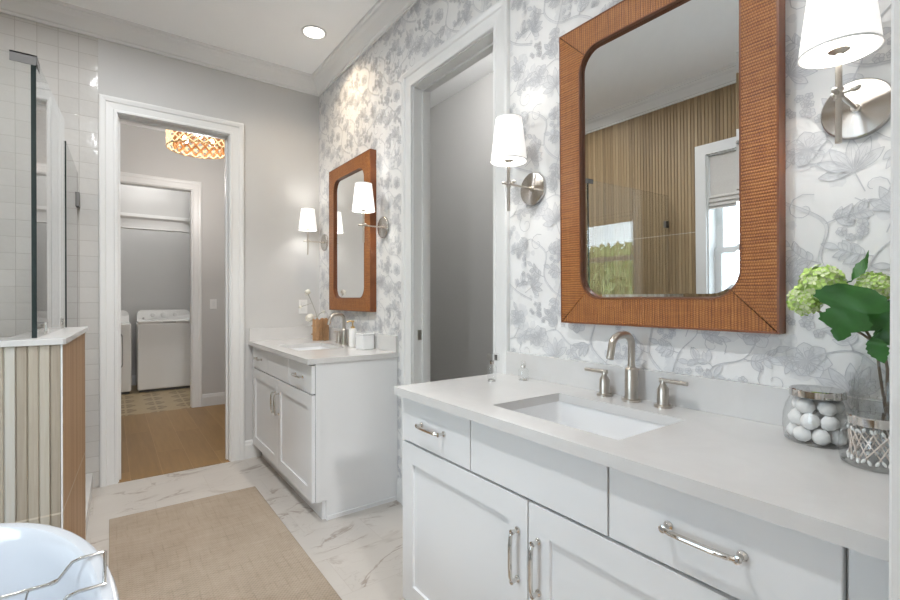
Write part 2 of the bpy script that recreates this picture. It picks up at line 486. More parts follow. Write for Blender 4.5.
# ---------------------------------------------------------------- mesh helpers
class MB:
    def __init__(self):
        self.bm = bmesh.new()

    def box(self, x0, x1, y0, y1, z0, z1, bevel=0.0, seg=2):
        bm = self.bm
        vs = [bm.verts.new((x, y, z)) for x in (x0, x1) for y in (y0, y1) for z in (z0, z1)]
        fs = []
        for q in ((0, 1, 3, 2), (4, 6, 7, 5), (0, 4, 5, 1), (2, 3, 7, 6), (0, 2, 6, 4), (1, 5, 7, 3)):
            fs.append(bm.faces.new([vs[i] for i in q]))
        if bevel:
            es = list({e for f in fs for e in f.edges})
            bmesh.ops.bevel(bm, geom=es, offset=bevel, segments=seg, profile=0.5, affect='EDGES')
        return self

    def prism(self, pts, axis, a, b, bevel=0.0):
        """polygon pts (2D) extruded along axis (0,1,2) from a to b"""
        bm = self.bm

        def P(u, v, w):
            return {0: (w, u, v), 1: (u, w, v), 2: (u, v, w)}[axis]
        lo = [bm.verts.new(P(u, v, a)) for u, v in pts]
        hi = [bm.verts.new(P(u, v, b)) for u, v in pts]
        n = len(pts)
        fs = [bm.faces.new(lo[::-1]), bm.faces.new(hi)]
        for i in range(n):
            fs.append(bm.faces.new((lo[i], lo[(i + 1) % n], hi[(i + 1) % n], hi[i])))
        if bevel:
            es = list({e for f in fs for e in f.edges})
            bmesh.ops.bevel(bm, geom=es, offset=bevel, segments=2, profile=0.5, affect='EDGES')
        return self

    def grid(self, us, vs, skip, axis, a, b):
        """slab between a and b along axis made of a grid of cells with some cells left open"""
        bm = self.bm

        def P(u, v, w):
            return {0: (w, u, v), 1: (u, w, v), 2: (u, v, w)}[axis]
        cache = {}

        def V(i, j, k):
            if (i, j, k) not in cache:
                cache[(i, j, k)] = bm.verts.new(P(us[i], vs[j], (a, b)[k]))
            return cache[(i, j, k)]
        nu, nv = len(us) - 1, len(vs) - 1
        solid = lambda i, j: 0 <= i < nu and 0 <= j < nv and (i, j) not in skip
        for i in range(nu):
            for j in range(nv):
                if not solid(i, j):
                    continue
                bm.faces.new((V(i, j, 0), V(i, j + 1, 0), V(i + 1, j + 1, 0), V(i + 1, j, 0)))
                bm.faces.new((V(i, j, 1), V(i + 1, j, 1), V(i + 1, j + 1, 1), V(i, j + 1, 1)))
                if not solid(i - 1, j):
                    bm.faces.new((V(i, j, 0), V(i, j, 1), V(i, j + 1, 1), V(i, j + 1, 0)))
                if not solid(i + 1, j):
                    bm.faces.new((V(i + 1, j, 0), V(i + 1, j + 1, 0), V(i + 1, j + 1, 1), V(i + 1, j, 1)))
                if not solid(i, j - 1):
                    bm.faces.new((V(i, j, 0), V(i + 1, j, 0), V(i + 1, j, 1), V(i, j, 1)))
                if not solid(i, j + 1):
                    bm.faces.new((V(i, j + 1, 0), V(i, j + 1, 1), V(i + 1, j + 1, 1), V(i + 1, j + 1, 0)))
        return self

    def tube(self, pts, r, n=12, cap=True, closed=False):
        """round tube through points; r number or list"""
        bm = self.bm
        P = [Vector(p) for p in pts]
        m = len(P)
        rs = r if isinstance(r, (list, tuple)) else [r] * m
        rings = []
        prev = None
        for i in range(m):
            if closed:
                t = P[(i + 1) % m] - P[i - 1]
            else:
                t = P[min(i + 1, m - 1)] - P[max(i - 1, 0)]
            t.normalize()
            if prev is None:
                ref = Vector((0, 0, 1)) if abs(t.z) < 0.9 else Vector((1, 0, 0))
                u = t.cross(ref).normalized()
            else:
                u = (prev - t * prev.dot(t)).normalized()
            prev = u
            w = t.cross(u)
            rings.append([bm.verts.new(P[i] + (u * math.cos(2 * PI * k / n) + w * math.sin(2 * PI * k / n)) * rs[i]) for k in range(n)])
        last = m if closed else m - 1
        for i in range(last):
            A, B = rings[i], rings[(i + 1) % m]
            for k in range(n):
                f = bm.faces.new((A[k], A[(k + 1) % n], B[(k + 1) % n], B[k]))
                f.smooth = True
        if cap and not closed:
            bm.faces.new(rings[0][::-1])
            bm.faces.new(rings[-1])
        return self

    def lathe(self, prof, n=32, c=(0, 0, 0), axis='z', close=False):
        """profile [(r, h)] turned about an axis through c"""
        bm = self.bm
        c = Vector(c)

        def P(r, h, a):
            x, y = r * math.cos(a), r * math.sin(a)
            return c + Vector({'z': (x, y, h), 'x': (h, x, y), 'y': (y, h, x)}[axis])
        rings = []
        for r, h in prof:
            if r < 1e-6:
                rings.append([bm.verts.new(P(0, h, 0))])
            else:
                rings.append([bm.verts.new(P(r, h, 2 * PI * k / n)) for k in range(n)])
        if close:
            rings.append(rings[0])
        for A, B in zip(rings, rings[1:]):
            for k in range(n):
                a = [A[0]] if len(A) == 1 else [A[k], A[(k + 1) % n]]
                b = [B[0]] if len(B) == 1 else [B[(k + 1) % n], B[k]]
                if len(a) + len(b) >= 3:
                    f = bm.faces.new(a + b)
                    f.smooth = True
        return self

    def ball(self, c, r, sx=1, sy=1, sz=1, u=16, v=10):
        prof = [(math.sin(PI * i / v), -math.cos(PI * i / v)) for i in range(v + 1)]
        bm2 = MB()
        bm2.lathe([(max(0, a), b) for a, b in prof], u)
        for vert in bm2.bm.verts:
            vert.co = Vector((vert.co.x * r * sx + c[0], vert.co.y * r * sy + c[1], vert.co.z * r * sz + c[2]))
        me = bpy.data.meshes.new('tmp')
        bm2.bm.to_mesh(me)
        self.bm.from_mesh(me)
        bpy.data.meshes.remove(me)
        bm2.bm.free()
        return self

    def face(self, pts):
        self.bm.faces.new([self.bm.verts.new(p) for p in pts])
        return self

    def move(self, mat):
        bmesh.ops.transform(self.bm, matrix=mat, verts=self.bm.verts)
        return self

    def build(self, name, mat, parent=None, loc=(0, 0, 0), smooth=None, sharp=True, mats=None, pick=None):
        bmesh.ops.recalc_face_normals(self.bm, faces=self.bm.faces)
        if smooth is not None:
            for f in self.bm.faces:
                f.smooth = smooth
        for e in self.bm.edges:
            if sharp and len(e.link_faces) == 2 and e.calc_face_angle(0) > 0.62:
                e.smooth = False
        if pick:
            for f in self.bm.faces:
                f.material_index = pick(f)
        me = bpy.data.meshes.new(name)
        self.bm.to_mesh(me)
        self.bm.free()
        for mm in (mats or [mat]):
            me.materials.append(mm)
        o = bpy.data.objects.new(name, me)
        o.location = loc
        COL.objects.link(o)
        if parent:
            o.parent = parent
        return o


def tag(o, label, cat, group=None, kind=None):
    o['label'] = label
    o['category'] = cat
    if group:
        o['group'] = group
    if kind:
        o['kind'] = kind
    return o


def struct(o):
    o['kind'] = 'structure'
    return o


def thing(name, label, cat, loc=(0, 0, 0), rot=(0, 0, 0), group=None):
    o = bpy.data.objects.new(name, None)
    o.location = loc
    o.rotation_euler = rot
    o.empty_display_size = 0.05
    COL.objects.link(o)
    return tag(o, label, cat, group)


def dup(o, loc, label, parent=None):
    def rec(s, par):
        c = s.copy()
        COL.objects.link(c)
        if par:
            c.parent = par
        for ch in list(s.children):
            rec(ch, c)
        return c
    r = rec(o, None)
    r.location = loc
    r['label'] = label
    return r


def arc(cx, cy, r, a0, a1, n):
    return [(cx + r * math.cos(R(a0 + (a1 - a0) * i / n)), cy + r * math.sin(R(a0 + (a1 - a0) * i / n))) for i in range(n + 1)]


def bez(p0, p1, p2, p3, n=12):
    p0, p1, p2, p3 = map(Vector, (p0, p1, p2, p3))
    return [p0 * (1 - t) ** 3 + p1 * 3 * t * (1 - t) ** 2 + p2 * 3 * t * t * (1 - t) + p3 * t ** 3 for t in [i / n for i in range(n + 1)]]


# ================================================================ the setting
T = 0.12
# doorways: toilet room (right wall), hall (far wall), entry (near wall)
TD0, TD1, DH = 1.61, 2.335, 2.497
HD0, HD1 = -1.40, -0.703
ED0, ED1 = -1.60, -0.69

struct(MB().box(XL - T, 1.19, -0.03, YF, -0.06, 0).build('floor', M['marble']))
struct(MB().box(XL - T, 1.19, -0.03, YF + T, ZC, ZC + 0.08).build('ceiling', M['ceiling']))
wall_right = struct(MB().grid([YN - 0.15, TD0, TD1, YF], [0, DH, ZC], {(1, 0)}, 0, 0.0, T).build('wall_right', M['wallpaper']))
struct(MB().grid([-1.501, HD0, HD1, 1.07], [0, DH, ZC], {(1, 0)}, 1, YF, YF + T).build('wall_far', M['paint']))
struct(MB().box(XL - T, -1.501, YF, YF + T, 0, ZC).build('wall_far_tiled', M['zellige']))
struct(MB().grid([XL - T, ED0, ED1, 0.0], [0, DH, ZC], {(1, 0)}, 1, YN - 0.15, YN).build('wall_near', M['paint']))



# the printed toile pattern of the wallpaper: branches, blossoms, leaf sprays
class Print:
    def __init__(self, ok):
        self.v = [[], [], []]
        self.f = [[], [], []]
        self.ok = ok

    def poly(self, layer, pts):
        if not all(self.ok(p[0], p[1]) for p in pts):
            return
        b = len(self.v[layer])
        x = -0.0002 - 0.0011 * layer - 2e-6 * (len(self.f[layer]) % 503)   # overprinted shapes never share a plane
        self.v[layer] += [(x, p[0], p[1]) for p in pts]
        self.f[layer].append(list(range(b, b + len(pts))))

    def stroke(self, layer, pts, w0, w1):
        n = len(pts)
        for i in range(n - 1):
            (ax, ay), (bx, by) = pts[i], pts[i + 1]
            dx, dy = bx - ax, by - ay
            L = math.hypot(dx, dy) or 1
            nx, ny = -dy / L, dx / L
            wa = w0 + (w1 - w0) * i / (n - 1)
            wb = w0 + (w1 - w0) * (i + 1) / (n - 1)
            self.poly(layer, [(ax + nx * wa, ay + ny * wa), (ax - nx * wa, ay - ny * wa), (bx - nx * wb, by - ny * wb), (bx + nx * wb, by + ny * wb)])

    def petal(self, c, ang, L, Wd, pt=1.0, fill=0, veins=3, line=0.0009):
        """pointed oval from c in direction ang"""
        ca, sa = math.cos(ang), math.sin(ang)
        def P(u, v):
            return (c[0] + ca * u - sa * v, c[1] + sa * u + ca * v)
        n = 7
        prof = [(i / n, math.sin(PI * (i / n) ** pt) * 0.5) for i in range(n + 1)]
        up = [P(u * L, w * Wd) for u, w in prof]
        dn = [P(u * L, -w * Wd) for u, w in prof]
        self.poly(fill, up + dn[-2:0:-1])
        self.stroke(2, up, line, line)
        self.stroke(2, dn, line, line)
        for k in range(veins):
            q = (k + 1) / (veins + 1) * 2 - 1
            self.stroke(2 if k % 2 else 1, [P(u * L * 0.85, w * Wd * q * 0.8) for u, w in prof[1:-1]], line * 0.9, line * 0.4)

    def blossom(self, c, r, rg, n=7):
        a0 = rg.random() * 6.28
        for k in range(n):
            a = a0 + 2 * PI * k / n + rg.uniform(-.15, .15)
            self.petal(c, a, r * rg.uniform(.85, 1.1), r * .80, 1.5, 1 if k % 3 == 1 else 0, 4)
        for k in range(5):
            a = a0 + 0.4 + 2 * PI * k / 5
            self.petal((c[0] + r * .1 * math.cos(a), c[1] + r * .1 * math.sin(a)), a, r * .5, r * .42, 1.4, 1, 1)
        for k in range(6):
            a = 6.28 * k / 6
            self.stroke(2, [(c[0] + r * .06 * math.cos(a), c[1] + r * .06 * math.sin(a)), (c[0] + r * .2 * math.cos(a), c[1] + r * .2 * math.sin(a))], .0012, .0006)

    def lily(self, c, r, ang, rg):
        for k, da in enumerate((-1.25, 1.25, -.75, .75, -.28, .3)):
            self.petal(c, ang + da, r * (1.0 + .15 * (k > 1)), r * .36, 1.15, 0 if k % 2 else 1, 4)
        self.stroke(2, [c, (c[0] - r * .8 * math.cos(ang), c[1] - r * .8 * math.sin(ang))], .0015, .0012)

    def spray(self, c, ang, L, rg, n=4, lw=.016, ll=.038):
        pts = []
        bend = rg.uniform(-.9, .9)
        for i in range(9):
            t = i / 8
            a = ang + bend * t
            pts.append((c[0] + L * t * math.cos(a), c[1] + L * t * math.sin(a)))
        self.stroke(2, pts, .0014, .0008)
        for k in range(n):
            i = 2 + int(k * 6 / n)
            for sg in (1, -1):
                a = ang + bend * i / 8 + sg * rg.uniform(.6, 1.0)
                self.petal(pts[i], a, ll * rg.uniform(.7, 1.1), lw * rg.uniform(.8, 1.2), 0.9, 1 if (k + (sg > 0)) % 2 else 0, 1, .0008)
        self.petal(pts[-1], ang + bend, ll, lw, .9, 1, 1, .0008)

    def floret(self, c, r, rg):
        a0 = rg.random() * 6
        for k in range(5):
            self.petal(c, a0 + 2 * PI * k / 5, r, r * .85, 1.6, k % 2, 0, .0007)

    def branch(self, pts, w0, w1):
        P = []
        n = len(pts)
        for i in range(n - 1):
            p0, p1, p2, p3 = pts[max(i - 1, 0)], pts[i], pts[i + 1], pts[min(i + 2, n - 1)]
            for k in range(7):
                t = k / 7
                P.append(tuple(0.5 * (2 * p1[j] + (p2[j] - p0[j]) * t + (2 * p0[j] - 5 * p1[j] + 4 * p2[j] - p3[j]) * t * t + (3 * p1[j] - p0[j] - 3 * p2[j] + p3[j]) * t ** 3) for j in (0, 1)))
        P.append(pts[-1])
        self.stroke(0, P, w0, w1)
        self.stroke(2, [(x - w0 * .8, z + w0 * .5) for x, z in P], .0012, .0007)
        self.stroke(1, [(x + w0 * .7, z - w0 * .4) for x, z in P], .0016, .0008)


def paper_ok(y, z):
    return YN < y < YF - 0.001 and 0.001 < z < ZC - 0.1 and not (TD0 - 0.05 < y < TD1 + 0.05 and z < DH + 0.05)


pr_ = Print(paper_ok)
UW, UH = 0.46, 0.54
for iu in range(-1, 10):
    for iz in range(-1, 7):
        oy, oz = YN - 0.10 + iu * UW, iz * UH + (UH / 2 if iu % 2 else 0) - 0.12
        rg_ = random.Random(5)          # every repeat of the paper is the same
        A = lambda a, b: (oy + a * UW, oz + b * UH)
        for cx, cz, rr in ((.86, .24, .075), (.12, .86, .07), (.44, .36, .06), (.24, .56, .05), (.72, .42, .05), (.64, .66, .05), (.5, .9, .06), (.3, .1, .05), (.95, .62, .05), (.68, .12, .06), (.04, .40, .05)):
            for k in range(7):
                c = (oy + cx * UW + rg_.gauss(0, rr * .5), oz + cz * UH + rg_.gauss(0, rr * .45))
                n_ = 9
                r0 = rr * rg_.uniform(.2, .42)
                pr_.poly(0, [(c[0] + r0 * rg_.uniform(.7, 1.2) * math.cos(6.28 * i / n_), c[1] + r0 * rg_.uniform(.6, 1.1) * math.sin(6.28 * i / n_)) for i in range(n_)])
        pr_.branch([A(-.05, .02), A(.16, .10), A(.30, .22), A(.26, .40), A(.42, .52), A(.64, .56), A(.80, .70), A(.78, .88), A(.97, 1.0)], .0045, .003)
        pr_.branch([A(.42, .52), A(.36, .66), A(.18, .72), A(.10, .84)], .003, .0012)
        pr_.branch([A(.30, .22), A(.50, .20), A(.66, .30), A(.84, .26)], .003, .0012)
        pr_.branch([A(.64, .56), A(.58, .72), A(.46, .84), A(.50, .96)], .0025, .001)
        pr_.blossom(A(.86, .24), .048, rg_)
        pr_.blossom(A(.12, .86), .045, rg_, 6)
        pr_.blossom(A(.44, .36), .040, rg_, 6)
        pr_.lily(A(.66, .10), .070, 1.2, rg_)
        pr_.lily(A(.50, .90), .060, 1.9, rg_)
        pr_.lily(A(.95, .62), .055, 2.6, rg_)
        for a, b, an, L in ((.26, .40, 2.6, .085), (.16, .10, 1.9, .08), (.80, .70, .2, .08), (.78, .88, 2.7, .09), (.36, .66, .9, .07), (.64, .56, -1.1, .075), (.18, .72, 3.5, .08), (.58, .72, .1, .07), (.50, .20, -1.4, .07), (.30, .22, -.6, .06), (.42, .52, 2.0, .06), (.66, .30, 1.3, .07), (.84, .26, -.9, .06), (.97, 1.0, -.2, .06), (.46, .84, 3.0, .06), (.10, .84, .4, .06)):
            pr_.spray(A(a, b), an, L, rg_)
        for cx, cz, n in ((.24, .56, 8), (.72, .42, 9), (.34, .02, 7), (.90, .46, 7), (.68, .84, 8), (.06, .38, 8), (.56, .62, 5), (.02, .18, 6)):
            for k in range(n):
                pr_.floret((oy + cx * UW + rg_.gauss(0, .021), oz + cz * UH + rg_.gauss(0, .017)), rg_.uniform(.008, .013), rg_)
        for cx, cz in ((.58, .02), (.02, .62), (.36, .78), (.88, .96)):
            c = A(cx, cz)
            pts = [(c[0] + (.006 + .0032 * i) * math.cos(.62 * i + cx * 9), c[1] + (.006 + .0032 * i) * math.sin(.62 * i + cx * 9)) for i in range(12)]
            pr_.stroke(2, pts, .0008, .0012)
for k, (nm, ik) in enumerate((('print_pale', 'ink_pale'), ('print_mid', 'ink_mid'), ('print_lines', 'ink_line'))):
    me = bpy.data.meshes.new(nm)
    me.from_pydata(pr_.v[k], [], pr_.f[k])
    me.materials.append(M[ik])
    o = bpy.data.objects.new(nm, me)
    COL.objects.link(o)
    o.parent = wall_right

# left wall: ribbed wood-look tile, with the window opening
mb = MB()
pitch = 0.0306
ys = []
y = YN
while y < YF - 1e-6:
    ys.append(y)
    y += pitch
ys.append(YF)


def rib_strip(mb, y0, y1, z0, z1):
    g = 0.004
    pr = [(y0, XL - 0.012), (y0, XL - 0.005), (y0 + g, XL), (y1 - g, XL), (y1, XL - 0.005), (y1, XL - 0.012)]
    lo = [mb.bm.verts.new((x, yy, z0)) for yy, x in pr]
    hi = [mb.bm.verts.new((x, yy, z1)) for yy, x in pr]
    for i in range(1, 4):
        mb.bm.faces.new((lo[i], lo[i + 1], hi[i + 1], hi[i]))
    mb.bm.faces.new((lo[0], lo[1], hi[1], hi[0]))
    mb.bm.faces.new((lo[4], lo[5], hi[5], hi[4]))


for y0, y1 in zip(ys, ys[1:]):
    if y1 <= WY0 - 0.01 or y0 >= WY1 + 0.01:
        rib_strip(mb, y0, y1, 0, ZC)
    else:
        rib_strip(mb, y0, y1, 0, WZ0 - 0.02)
        rib_strip(mb, y0, y1, WZ1 + 0.02, ZC)
struct(mb.build('wall_left_tiling', M['rib_wall']))
struct(MB().grid([YN - 0.15, WY0, WY1, YF + T], [0, WZ0, WZ1, ZC], {(1, 1)}, 0, XL - T, XL - 0.012).build('wall_left', M['paint']))

# toilet room beyond the right wall
struct(MB().box(1.07, 1.19, 0.9, YF + T, 0, ZC).build('wall_toilet_room', M['paint']))
struct(MB().box(T, 1.07, 0.78, 0.9, 0, ZC).build('wall_toilet_room_side', M['paint']))

# hall and laundry beyond the far wall
HY, LY = 6.0, 8.05
struct(MB().box(-3.2, 1.2, YF, HY, -0.06, -0.0005).build('floor_hall', M['oak']))
struct(MB().box(-2.6, 0.4, HY, LY + T, -0.06, -0.0005).build('floor_laundry', M['laundry_tile']))
struct(MB().box(-3.2, 1.2, YF + T, LY + T, ZC, ZC + 0.08).build('ceiling_hall', M['ceiling']))
LD0, LD1, LH = -1.75, -0.69, 2.48
struct(MB().grid([-3.2, LD0, LD1, 1.2], [0, LH, ZC], {(1, 0)}, 1, HY, HY + T).build('wall_hall', M['paint']))
struct(MB().box(1.08, 1.2, YF + T, HY, 0, ZC).build('wall_hall_right', M['paint']))
struct(MB().box(-3.2, -3.08, YF + T, HY, 0, ZC).build('wall_hall_left', M['paint']))
struct(MB().box(-2.6, 0.4, LY, LY + T, 0, ZC).build('wall_laundry_back', M['paint']))
struct(MB().box(-2.6, -2.48, HY + T, LY, 0, ZC).build('wall_laundry_left', M['paint']))
struct(MB().box(0.28, 0.4, HY + T, LY, 0, ZC).build('wall_laundry_right', M['paint']))
# dropped header of the washer alcove, with a moulded cap
AY = 6.75
struct(MB().box(-2.48, 0.28, AY, AY + 0.1, 2.27, ZC).build('wall_laundry_header', M['paint']))
struct(MB().prism([(AY, 2.09), (AY, 2.25), (AY - 0.05, 2.25), (AY - 0.05, 2.225), (AY - 0.02, 2.20), (AY - 0.02, 2.10), (AY - 0.025, 2.09)], 0, -2.48, 0.28).build('trim_laundry_header', M['trim']))
struct(MB().box(-2.48, 0.28, AY, AY + 0.1, 2.09, 2.27).build('trim_laundry_beam', M['trim']))


# bedroom behind the camera
struct(MB().box(-3.6, 1.4, -3.4, -0.03, -0.06, -0.0005).build('floor_bedroom', M['oak']))
struct(MB().box(-3.6, 1.4, -3.4, -0.03, ZC, ZC + 0.08).build('ceiling_bedroom', M['ceiling']))
struct(MB().box(-3.6, 1.4, -3.5, -3.4, 0, ZC).build('wall_bedroom_back', M['paint']))
struct(MB().box(-3.7, -3.6, -3.4, -0.03, 0, ZC).build('wall_bedroom_left', M['paint']))
struct(MB().box(1.4, 1.5, -3.4, -0.03, 0, ZC).build('wall_bedroom_right', M['paint']))
struct(MB().box(T, 1.4, -0.15, -0.03, 0, ZC).build('wall_bedroom_front', M['paint']))
struct(MB().box(-3.6, XL - T, -0.15, -0.03, 0, ZC).build('wall_bedroom_end', M['paint']))


# crown mouldings: profile (distance from wall, drop below ceiling)
CR = [(0, 0.124), (0.012, 0.124), (0.014, 0.108), (0.024, 0.104), (0.034, 0.088), (0.060, 0.050), (0.080, 0.034), (0.086, 0.022), (0.098, 0.018), (0.100, 0.0), (0, 0)]


def crown(name, f, a, b, axis, za):
    """f(d) -> coordinate across the wall"""
    pts = [(f(d), ZC - h) if axis == 1 else (f(d), ZC - h) for d, h in CR]
    mb = MB()
    mb.prism(pts, axis, a, b)
    return struct(mb.build(name, M['trim']))


crown('trim_crown_right', lambda d: -d, YN, YF, 1, 0)
crown('trim_crown_left', lambda d: XL + d, YN, YF, 1, 0)
crown('trim_crown_far', lambda d: YF - d, XL, 0.0, 0, 0)
crown('trim_crown_near', lambda d: YN + d, XL, 0.0, 0, 0)


# casings ----------------------------------------------------------
def casing_profile(w):
    """across the board: (offset from the opening, thickness)"""
    return [(0.0, 0.0), (0.0, 0.013), (0.004, 0.016), (0.016, 0.016), (0.020, 0.012), (0.060, 0.015), (0.066, 0.021), (w - 0.014, 0.024), (w - 0.004, 0.022), (w, 0.016), (w, 0.0)]


def casing(name, a0, a1, top, place, w=0.1, foot=0.0):
    """U-shaped mitred door surround; place(u, v, t) -> point"""
    mb = MB()
    pr = casing_profile(w)
    legs = []
    for off, t in pr:
        legs.append([place(a0 - off, foot, t), place(a0 - off, top + off, t), place(a1 + off, top + off, t), place(a1 + off, foot, t)])
    V = [[mb.bm.verts.new(p) for p in l] for l in legs]
    for i in range(len(V) - 1):
        for k in range(3):
            mb.bm.faces.new((V[i][k], V[i][k + 1], V[i + 1][k + 1], V[i + 1][k]))
    for k in (0, 3):
        mb.bm.faces.new([l[k] for l in V])
    return struct(mb.build(name, M['trim']))


casing('door_1_casing', TD0, TD1, DH, lambda u, v, t: (-t, u, v))
casing('door_2_casing', HD0, HD1, DH, lambda u, v, t: (u, YF - t, v), 0.1)
casing('door_3_casing', ED0, ED1, DH, lambda u, v, t: (u, YN + t, v), 0.085)
casing('door_4_casing', LD0, LD1, LH, lambda u, v, t: (u, HY - t, v), 0.1)


def jamb(name, a0, a1, top, d0, d1, place, stop=True):
    mb = MB()
    th = 0.02

    def bx(u0, u1, v0, v1, w0, w1):
        p, q = place(u0, v0, w0), place(u1, v1, w1)
        mb.box(min(p[0], q[0]), max(p[0], q[0]), min(p[1], q[1]), max(p[1], q[1]), v0, v1)
    bx(a0, a0 + 0.006, 0, top, d0, d1)
    bx(a1 - 0.006, a1, 0, top, d0, d1)
    bx(a0 + 0.006, a1 - 0.006, top - 0.006, top, d0, d1)
    if stop:
        mid = (d0 + d1) / 2
        bx(a0 + 0.006, a0 + 0.018, 0, top - 0.006, mid, mid + 0.035)
        bx(a1 - 0.018, a1 - 0.006, 0, top - 0.006, mid, mid + 0.035)
        bx(a0 + 0.018, a1 - 0.018, top - 0.018, top - 0.006, mid, mid + 0.035)
    return struct(mb.build(name, M['trim']))


j1 = jamb('door_1_jamb', TD0, TD1, DH, 0.0, T, lambda u, v, w: (w, u, v))
MB().box(0.030, 0.056, TD1 - 0.0085, TD1 - 0.0055, 1.0, 1.06, 0.001).build('strike_plate', M['nickel'], j1)
jamb('door_2_jamb', HD0, HD1, DH, YF, YF + T, lambda u, v, w: (u, w, v))
jamb('door_3_jamb', ED0, ED1, DH, YN - 0.15, YN, lambda u, v, w: (u, w, v))
jamb('door_4_jamb', LD0, LD1, LH, HY, HY + T, lambda u, v, w: (u, w, v), False)
struct(MB().box(HD0, HD1, YF - 0.004, YF + 0.03, -0.002, 0.003).build('trim_threshold', M['oak']))


def base(name, pts_axis, lo, hi, at, sgn):
    """baseboard with a small cap; pts_axis 0 runs along x on a wall at y=at, 1 runs along y on a wall at x=at"""
    pr = [(0, 0), (0.016, 0), (0.016, 0.105), (0.012, 0.115), (0.011, 0.128), (0.005, 0.14), (0, 0.14)]
    return struct(MB().prism([(at + sgn * d, h) for d, h in pr], pts_axis, lo, hi).build(name, M['trim']))


base('baseboard_far', 0, -0.603, -0.48, YF, -1)
base('baseboard_right', 1, 2.436, 2.50, 0.0, -1)
base('baseboard_hall', 0, -0.59, 1.08, HY, -1)
base('baseboard_toilet_room', 1, 0.9, YF, 1.07, -1)
base('baseboard_laundry', 0, -2.48, 0.28, LY, -1)

# window_1 in the left wall
xo = XL - T
w1 = MB()
cas = 0.09
w1.grid([WY0 - cas, WY0, WY1, WY1 + cas], [WZ0 - 0.01, WZ0, WZ1, WZ1 + cas], {(1, 1)}, 0, XL - 0.004, XL + 0.02)
win = struct(w1.build('window_1', M['trim']))
MB().grid([WY0 - 0.001, WY0 + 0.012, WY1 - 0.012, WY1 + 0.001], [WZ0 - 0.001, WZ0 + 0.012, WZ1 - 0.012, WZ1 + 0.001], {(1, 1)}, 0, xo - 0.05, XL - 0.004).build('window_reveal', M['trim'], win)
MB().box(xo, XL + 0.05, WY0 - 0.12, WY1 + 0.12, WZ0 - 0.035, WZ0 - 0.01, 0.004).build('window_sill', M['trim'], win)
ZR = 1.60
ym = (WY0 + WY1) / 2
MB().grid([WY0 + 0.012, WY0 + 0.065, WY1 - 0.065, WY1 - 0.012], [WZ0 + 0.012, WZ0 + 0.08, ZR - 0.025, ZR + 0.025], {(1, 1)}, 0, xo - 0.03, xo + 0.005).build('lower_sash', M['trim'], win)
MB().grid([WY0 + 0.012, WY0 + 0.065, WY1 - 0.065, WY1 - 0.012], [ZR - 0.025, ZR + 0.02, WZ1 - 0.07, WZ1 - 0.012], {(1, 1)}, 0, xo - 0.068, xo - 0.033).build('upper_sash', M['trim'], win)
MB().box(xo - 0.014, xo - 0.010, WY0 + 0.06, WY1 - 0.06, WZ0 + 0.075, ZR - 0.02).build('lower_pane', M['pane'], win)
MB().box(xo - 0.052, xo - 0.048, WY0 + 0.06, WY1 - 0.06, ZR + 0.015, WZ1 - 0.065).build('upper_pane', M['pane'], win)

# ---------------------------------------------------------------- outdoors seen through the window
struct(MB().box(-40, XL - T - 0.1, -40, 40, -0.35, -0.25).build('ground', M['bounce_ground']))  # made pale as a reflector, bouncing daylight up to the ceiling
hs = thing('neighbouring_house', 'white lap-sided house wall seen outside the window', 'house', (-7.0, 4.6, -0.25))
MB().box(-3.0, 0, -2.0, 6.0, 0, 5.4).build('wall', M['siding'], hs)
MB().prism([(-3.3, 5.4), (0.3, 5.4), (-1.5, 7.0)], 1, -2.3, 6.3).build('roof', M['grey_plastic'], hs)


def tree(loc, h, r, label, seed):
    rg = random.Random(seed)
    t = thing('tree', label, 'tree', loc, (0, 0, rg.random() * 6), group='trees outside the window')
    tb = MB()
    tb.tube([(0, 0, 0), (0.05, 0.02, h * 0.3), (-0.03, 0.05, h * 0.6), (0.02, 0, h * 0.85)], [0.16, 0.13, 0.09, 0.04], 8)
    for k in range(9):
        a = rg.random() * 6.28
        z = h * (0.35 + 0.05 * k)
        tb.tube([(0, 0, z), (math.cos(a) * r * .4, math.sin(a) * r * .4, z + .4), (math.cos(a) * r * .8, math.sin(a) * r * .8, z + .9)], [0.05, 0.035, 0.012], 6)
    tb.build('trunk', M['trunk'], t)
    fb = MB()
    for k in range(1700):
        d = Vector((rg.gauss(0, 1), rg.gauss(0, 1), rg.gauss(0, 1))).normalized() * (rg.random() ** 0.4)
        c = Vector((d.x * r, d.y * r, h * 0.62 + d.z * h * 0.40))
        s = 0.16 + rg.random() * 0.14
        u = Vector((rg.gauss(0, 1), rg.gauss(0, 1), rg.gauss(0, 1))).normalized()
        w = u.cross(Vector((rg.gauss(0, 1), rg.gauss(0, 1), rg.gauss(0, 1)))).normalized()
        fb.face([c - u * s, c + w * s * .5, c + u * s, c - w * s * .5])
    fb.build('crown', M['tree_leaf'], t)
    return t


tree((-12.5, -2.6, -0.25), 2.9, 2.2, 'nearest leafy green tree outside the window, reflected in shower glass', 1)
tree((-15.5, -7.0, -0.25), 3.3, 2.5, 'taller leafy green tree outside, behind the nearest one', 2)
tree((-18.5, -12.5, -0.25), 3.6, 2.8, 'leafy green tree outside, farthest from the window', 3)

